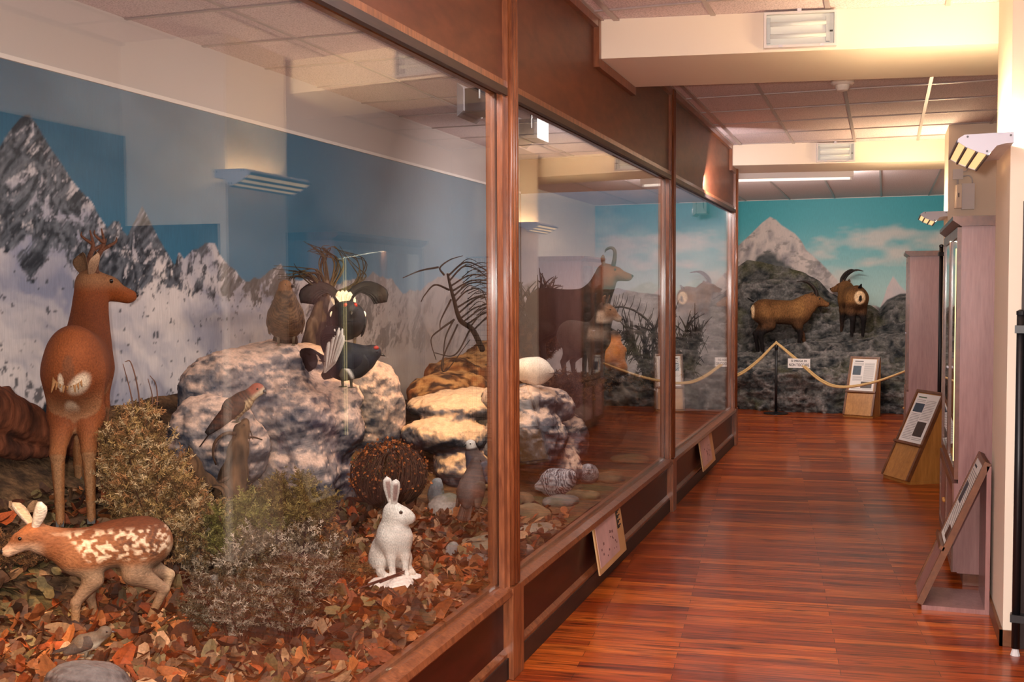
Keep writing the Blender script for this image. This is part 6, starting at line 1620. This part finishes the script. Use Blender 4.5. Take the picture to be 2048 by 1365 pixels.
# ---------------------------------------------------------------- shrubs
def shrub(label, px, py, X, hgt, wid, nst, nsp, seed, cols, name='heather_bush', lean=0.0, sprig=0.05, dens=26, fine=0.0035, stemc=(74, 46, 32), onz=False):
    rnd = random.Random(seed); nr = np.random.default_rng(seed)
    b = at(px, py, 'X', X); b[2] = b[2] if onz else gz(b[0], b[1])-0.01
    t = thing(name, label, 'shrub', tuple(b))
    side = RIGHT; stems = MB(); tips = []
    for i in range(nst):
        a = rnd.uniform(0, 6.283); r = wid*math.sqrt(rnd.random()); h_ = hgt*rnd.uniform(0.62, 1.0)*(1-0.25*(r/wid)**2)
        end = np.array((r*math.cos(a), r*math.sin(a), h_))+side*lean*h_
        P = crom([(0.02*math.cos(a), 0.02*math.sin(a), 0), end*np.array((0.35, 0.35, 0.42))+np.array((rnd.uniform(-.02, .02), rnd.uniform(-.02, .02), 0)), end*np.array((0.75, 0.75, 0.75)), end], 10)
        stems.tube(P, np.linspace(0.006, 0.0022, 10), 5, lin(*stemc))
        for k in range(int(nsp*1.9)):
            u = rnd.uniform(0.25, 1.0); q = P[min(9, int(u*9.99))]
            v = _nrm((rnd.gauss(0, 1), rnd.gauss(0, 1), rnd.uniform(0.1, 1.6))); l = sprig*rnd.uniform(0.6, 1.4); tips.append((q, v, l))
    stems.build('stems', m_bark, t, smooth=True)
    V = []; Fc = []; C = []; n = 0
    cols = [lin(*c) for c in cols]
    for q, v, l in tips:
        c = cols[int(rnd.random()*len(cols))]
        dens_ = int(dens*1.4)
        us = nr.random(dens_); d = nr.normal(0, 1, (dens_, 3)); d = d-(d@v)[:, None]*v*0.3+v*0.9; d /= np.linalg.norm(d, axis=1)[:, None]
        p0 = q+v*l*us[:, None]; ln = fine*(1.7+2.6*nr.random(dens_))
        sd = np.cross(d, nr.normal(0, 1, (dens_, 3))); sd /= np.linalg.norm(sd, axis=1)[:, None]; w = fine*0.5
        tri = np.stack([p0-sd*w, p0+sd*w, p0+d*ln[:, None]+sd*w*0.5, p0+d*ln[:, None]-sd*w*0.5], 1)
        V.append(tri.reshape(-1, 3)); cc = c*(0.6+0.8*nr.random((dens_, 1))); C.append(np.repeat(cc, 4, axis=0))
        for k in range(dens_): Fc.append((n, n+1, n+2, n+3)); n += 4
    mb = MB(); mb.v = [np.concatenate(V)]; mb.c = [np.concatenate(C)]; mb.f = Fc; mb.mi = [0]*len(Fc); mb.n = n
    mb.build('foliage', m_sprig, t)
    return t
HE = [(164, 128, 80), (124, 92, 56), (186, 154, 114), (98, 70, 44), (160, 112, 72)]
GR = [(138, 118, 98), (98, 82, 62), (74, 58, 44), (168, 146, 126), (92, 70, 46)]
SILV = [(138, 124, 104), (112, 98, 74), (82, 70, 50)]
shrub('tall dry heather column right of the roe buck', 272, 1000, -1.38, 0.66, 0.12, 40, 34, 1, HE, sprig=0.065, dens=30, fine=0.0046)
shrub('second brownish heather tuft leaning right of the tall heather column', 330, 1050, -1.26, 0.50, 0.15, 36, 30, 2, HE, sprig=0.06, fine=0.0044)
shrub('low heather tuft behind the rump of the fawn', 392, 1120, -1.18, 0.36, 0.15, 30, 28, 3, HE+GR[:2], sprig=0.05)
shrub('olive heather clump directly in front of the stump', 495, 1110, -0.98, 0.38, 0.18, 34, 30, 4, [(128, 116, 62), (104, 92, 48), (150, 132, 80), (88, 76, 44)], sprig=0.05)
shrub('olive-brown heather clump in front of the big boulder', 585, 1095, -0.98, 0.44, 0.18, 36, 30, 5, [(140, 116, 66), (112, 90, 52), (96, 76, 44)], sprig=0.05)
shrub('large silvery heather bush in the foreground, left of the dark-stemmed one', 470, 1220, -0.62, 0.34, 0.15, 30, 30, 6, GR, sprig=0.045, fine=0.0032)
shrub('large dark-stemmed silvery bush in the centre foreground', 575, 1275, -0.45, 0.43, 0.18, 38, 32, 7, GR, sprig=0.05, fine=0.0032, stemc=(58, 34, 28))
shrub('short silvery heather bush at the lower left of the foreground bush', 428, 1225, -0.72, 0.20, 0.10, 18, 26, 8, SILV, sprig=0.04, fine=0.0032)
shrub('small twiggy tuft between the boulder and the hare', 655, 1110, -0.80, 0.22, 0.11, 20, 18, 9, [(128, 96, 60), (100, 74, 46), (170, 110, 60)], sprig=0.04)
shrub('low brown scrub left of the hare', 700, 1135, -0.62, 0.10, 0.12, 12, 16, 10, [(120, 92, 60), (96, 70, 44)], sprig=0.035)
shrub('small dry scrub left edge under the log', 30, 1000, -1.55, 0.12, 0.22, 14, 14, 11, [(86, 60, 42), (110, 76, 50)], sprig=0.05)
# dry curled stalks above the tall heather
t0 = at(280, 860, 'X', -1.38)
for i, q in enumerate(([(272, 860), (262, 790), (246, 728)], [(284, 860), (276, 780), (262, 726), (250, 724)], [(296, 850), (305, 800), (296, 758)], [(300, 860), (314, 810), (312, 770), (300, 752)])):
    o = MB().tube(crom([at(x, y, 'X', -1.38)-t0 for x, y in q], 14), np.linspace(0.004, 0.0016, 14), 6, lin(110, 76, 62)).build('dry_stalk', m_bark, loc=tuple(t0), smooth=True)
    tag(o, 'thin curled dry stalk rising from the tall heather, %s' % ('leftmost', 'second from the left', 'third from the left', 'rightmost')[i], 'stalk', 'dry stalks above the tall heather')
# round twig bush
def twig_sphere():
    c = at(778, 950, 'X', -1.02); c[2] = max(c[2], gz(c[0], c[1])+0.16)
    b = c.copy(); b[2] = gz(c[0], c[1])
    t = thing('twig_bush', 'dark round bush of curved twigs with rusty leaves behind the hare', 'shrub', tuple(b))
    rnd = random.Random(4); R_ = 0.20; mb = MB(); cz = c[2]-b[2]
    for i in range(420):
        a = rnd.uniform(0, 6.283); rr = R_*rnd.uniform(0.75, 1.03); top = rnd.uniform(0.35, 1.0)
        pts = []
        for k in range(7):
            th = PI*(0.97-top*0.9*k/6); pts.append((rr*math.sin(th)*math.cos(a+0.25*k*0.3), rr*math.sin(th)*math.sin(a+0.25*k*0.3), cz+rr*math.cos(th)*0.85))
        mb.tube(pts, np.linspace(0.0035, 0.0018, 7), 4, lin(78, 54, 40)*rnd.uniform(0.5, 1.3), cap=False)
    mb.build('twigs', m_bark, t, smooth=True)
    f = MB(); pal = [lin(150, 80, 36), lin(184, 104, 50), lin(112, 62, 34), lin(88, 54, 34)]
    for i in range(1500):
        a = rnd.uniform(0, 6.283); th = math.acos(rnd.uniform(-0.45, 1)); rr = R_*rnd.uniform(0.88, 1.10)
        lx = math.cos(a); w = 1.0 if rnd.random() < 0.5+0.5*max(0, math.cos(th))*(1 if lx < 0.5 else 0.3) else 0
        if not w: continue
        p = np.array((rr*math.sin(th)*math.cos(a), rr*math.sin(th)*math.sin(a), cz+rr*math.cos(th)*0.85))
        d = _nrm((rnd.gauss(0, 1), rnd.gauss(0, 1), rnd.gauss(0, 1))); s_ = _nrm(np.cross(d, (rnd.gauss(0, 1), 1, rnd.gauss(0, 1)))); l = rnd.uniform(0.010, 0.022)
        f.add([p, p+d*l*0.5+s_*l*0.4, p+d*l, p+d*l*0.5-s_*l*0.4], [(0, 1, 2, 3)], pal[int(rnd.random()*4)]*rnd.uniform(0.7, 1.3))
    f.build('leaves', m_leafl, t)
twig_sphere()
# brush on the mound under the chamois
DB = [(52, 36, 26), (84, 56, 36), (110, 76, 46), (40, 28, 22)]
shrub('dark dry brush below the chamois legs, just above the mound', 1150, 815, -0.50, 0.22, 0.20, 22, 16, 21, DB, name='dry_brush', sprig=0.06, fine=0.0055, onz=True)
shrub('dark dry brush between the chamois and the marmot', 1195, 800, -0.62, 0.20, 0.18, 20, 14, 22, DB, name='dry_brush', sprig=0.06, fine=0.0055, onz=True)
shrub('dark dry brush right of the marmot at the foot of the branch heap', 1275, 800, -0.62, 0.22, 0.24, 20, 14, 24, DB, name='dry_brush', sprig=0.06, fine=0.0055, onz=True)
shrub('brown brush behind the standing rock left of the chamois', 1075, 735, -1.2, 0.34, 0.26, 20, 18, 23, [(92, 62, 38), (124, 84, 46), (70, 50, 34)], name='dry_brush', sprig=0.07, fine=0.006, onz=True)

# ---------------------------------------------------------------- spotlights under the header of the case
def floodlight(px, py, X, label, tgt, power, ang=70):
    p = at(px, py, 'X', X); t = thing('floodlight', label, 'floodlight', tuple(p), 0, 'floodlights under the case header')
    MB().box((-0.07, -0.10, -0.05), (0.03, 0.10, 0.05)).build('housing', m_black, t)
    MB().prism([(-0.07, 0.05), (-0.10, 0.075), (-0.10, -0.075), (-0.07, -0.05)], -0.12, 0.12, 'Y').build('reflector', m_dkgrey, t, fix=True)
    MB().box((-0.106, -0.10, -0.06), (-0.101, 0.10, 0.06)).build('lamp_glass', m_glass2, t)
    mb = MB().tube([(0.0, -0.105, 0), (0.0, -0.105, 2.55-p[2])], [0.006]*2, 6); mb.tube([(0.0, 0.105, 0), (0.0, 0.105, 2.55-p[2])], [0.006]*2, 6); mb.tube([(0.0, -0.105, 2.55-p[2]), (0.0, 0.105, 2.55-p[2])], [0.006]*2, 6)
    mb.build('bracket', m_black, t)
    spot('floodlight_beam', tuple(p+np.array((-0.11, 0, -0.06))), tgt, power, (1.0, 0.62, 0.26), math.radians(ang), 0.6, 0.04)
floodlight(975, 205, -0.28, 'black floodlight under the header by the first post', (-1.45, 6.3, 0.9), 260, 50)
floodlight(1075, 262, -0.32, 'black floodlight under the header behind the second pane', (-0.78, 7.6, 1.5), 30, 46)
floodlight(1410, 418, -0.25, 'small dark floodlight under the header behind the last pane', (-1.0, 9.3, 0.9), 120, 60)
p_ = (-0.28, 1.30, 2.36)
spot('floodlight_beam', (p_[0]-0.1, p_[1], p_[2]-0.06), (-1.35, 2.65, 0.4), 280, (1.0, 0.60, 0.26), math.radians(34), 0.7, 0.04)
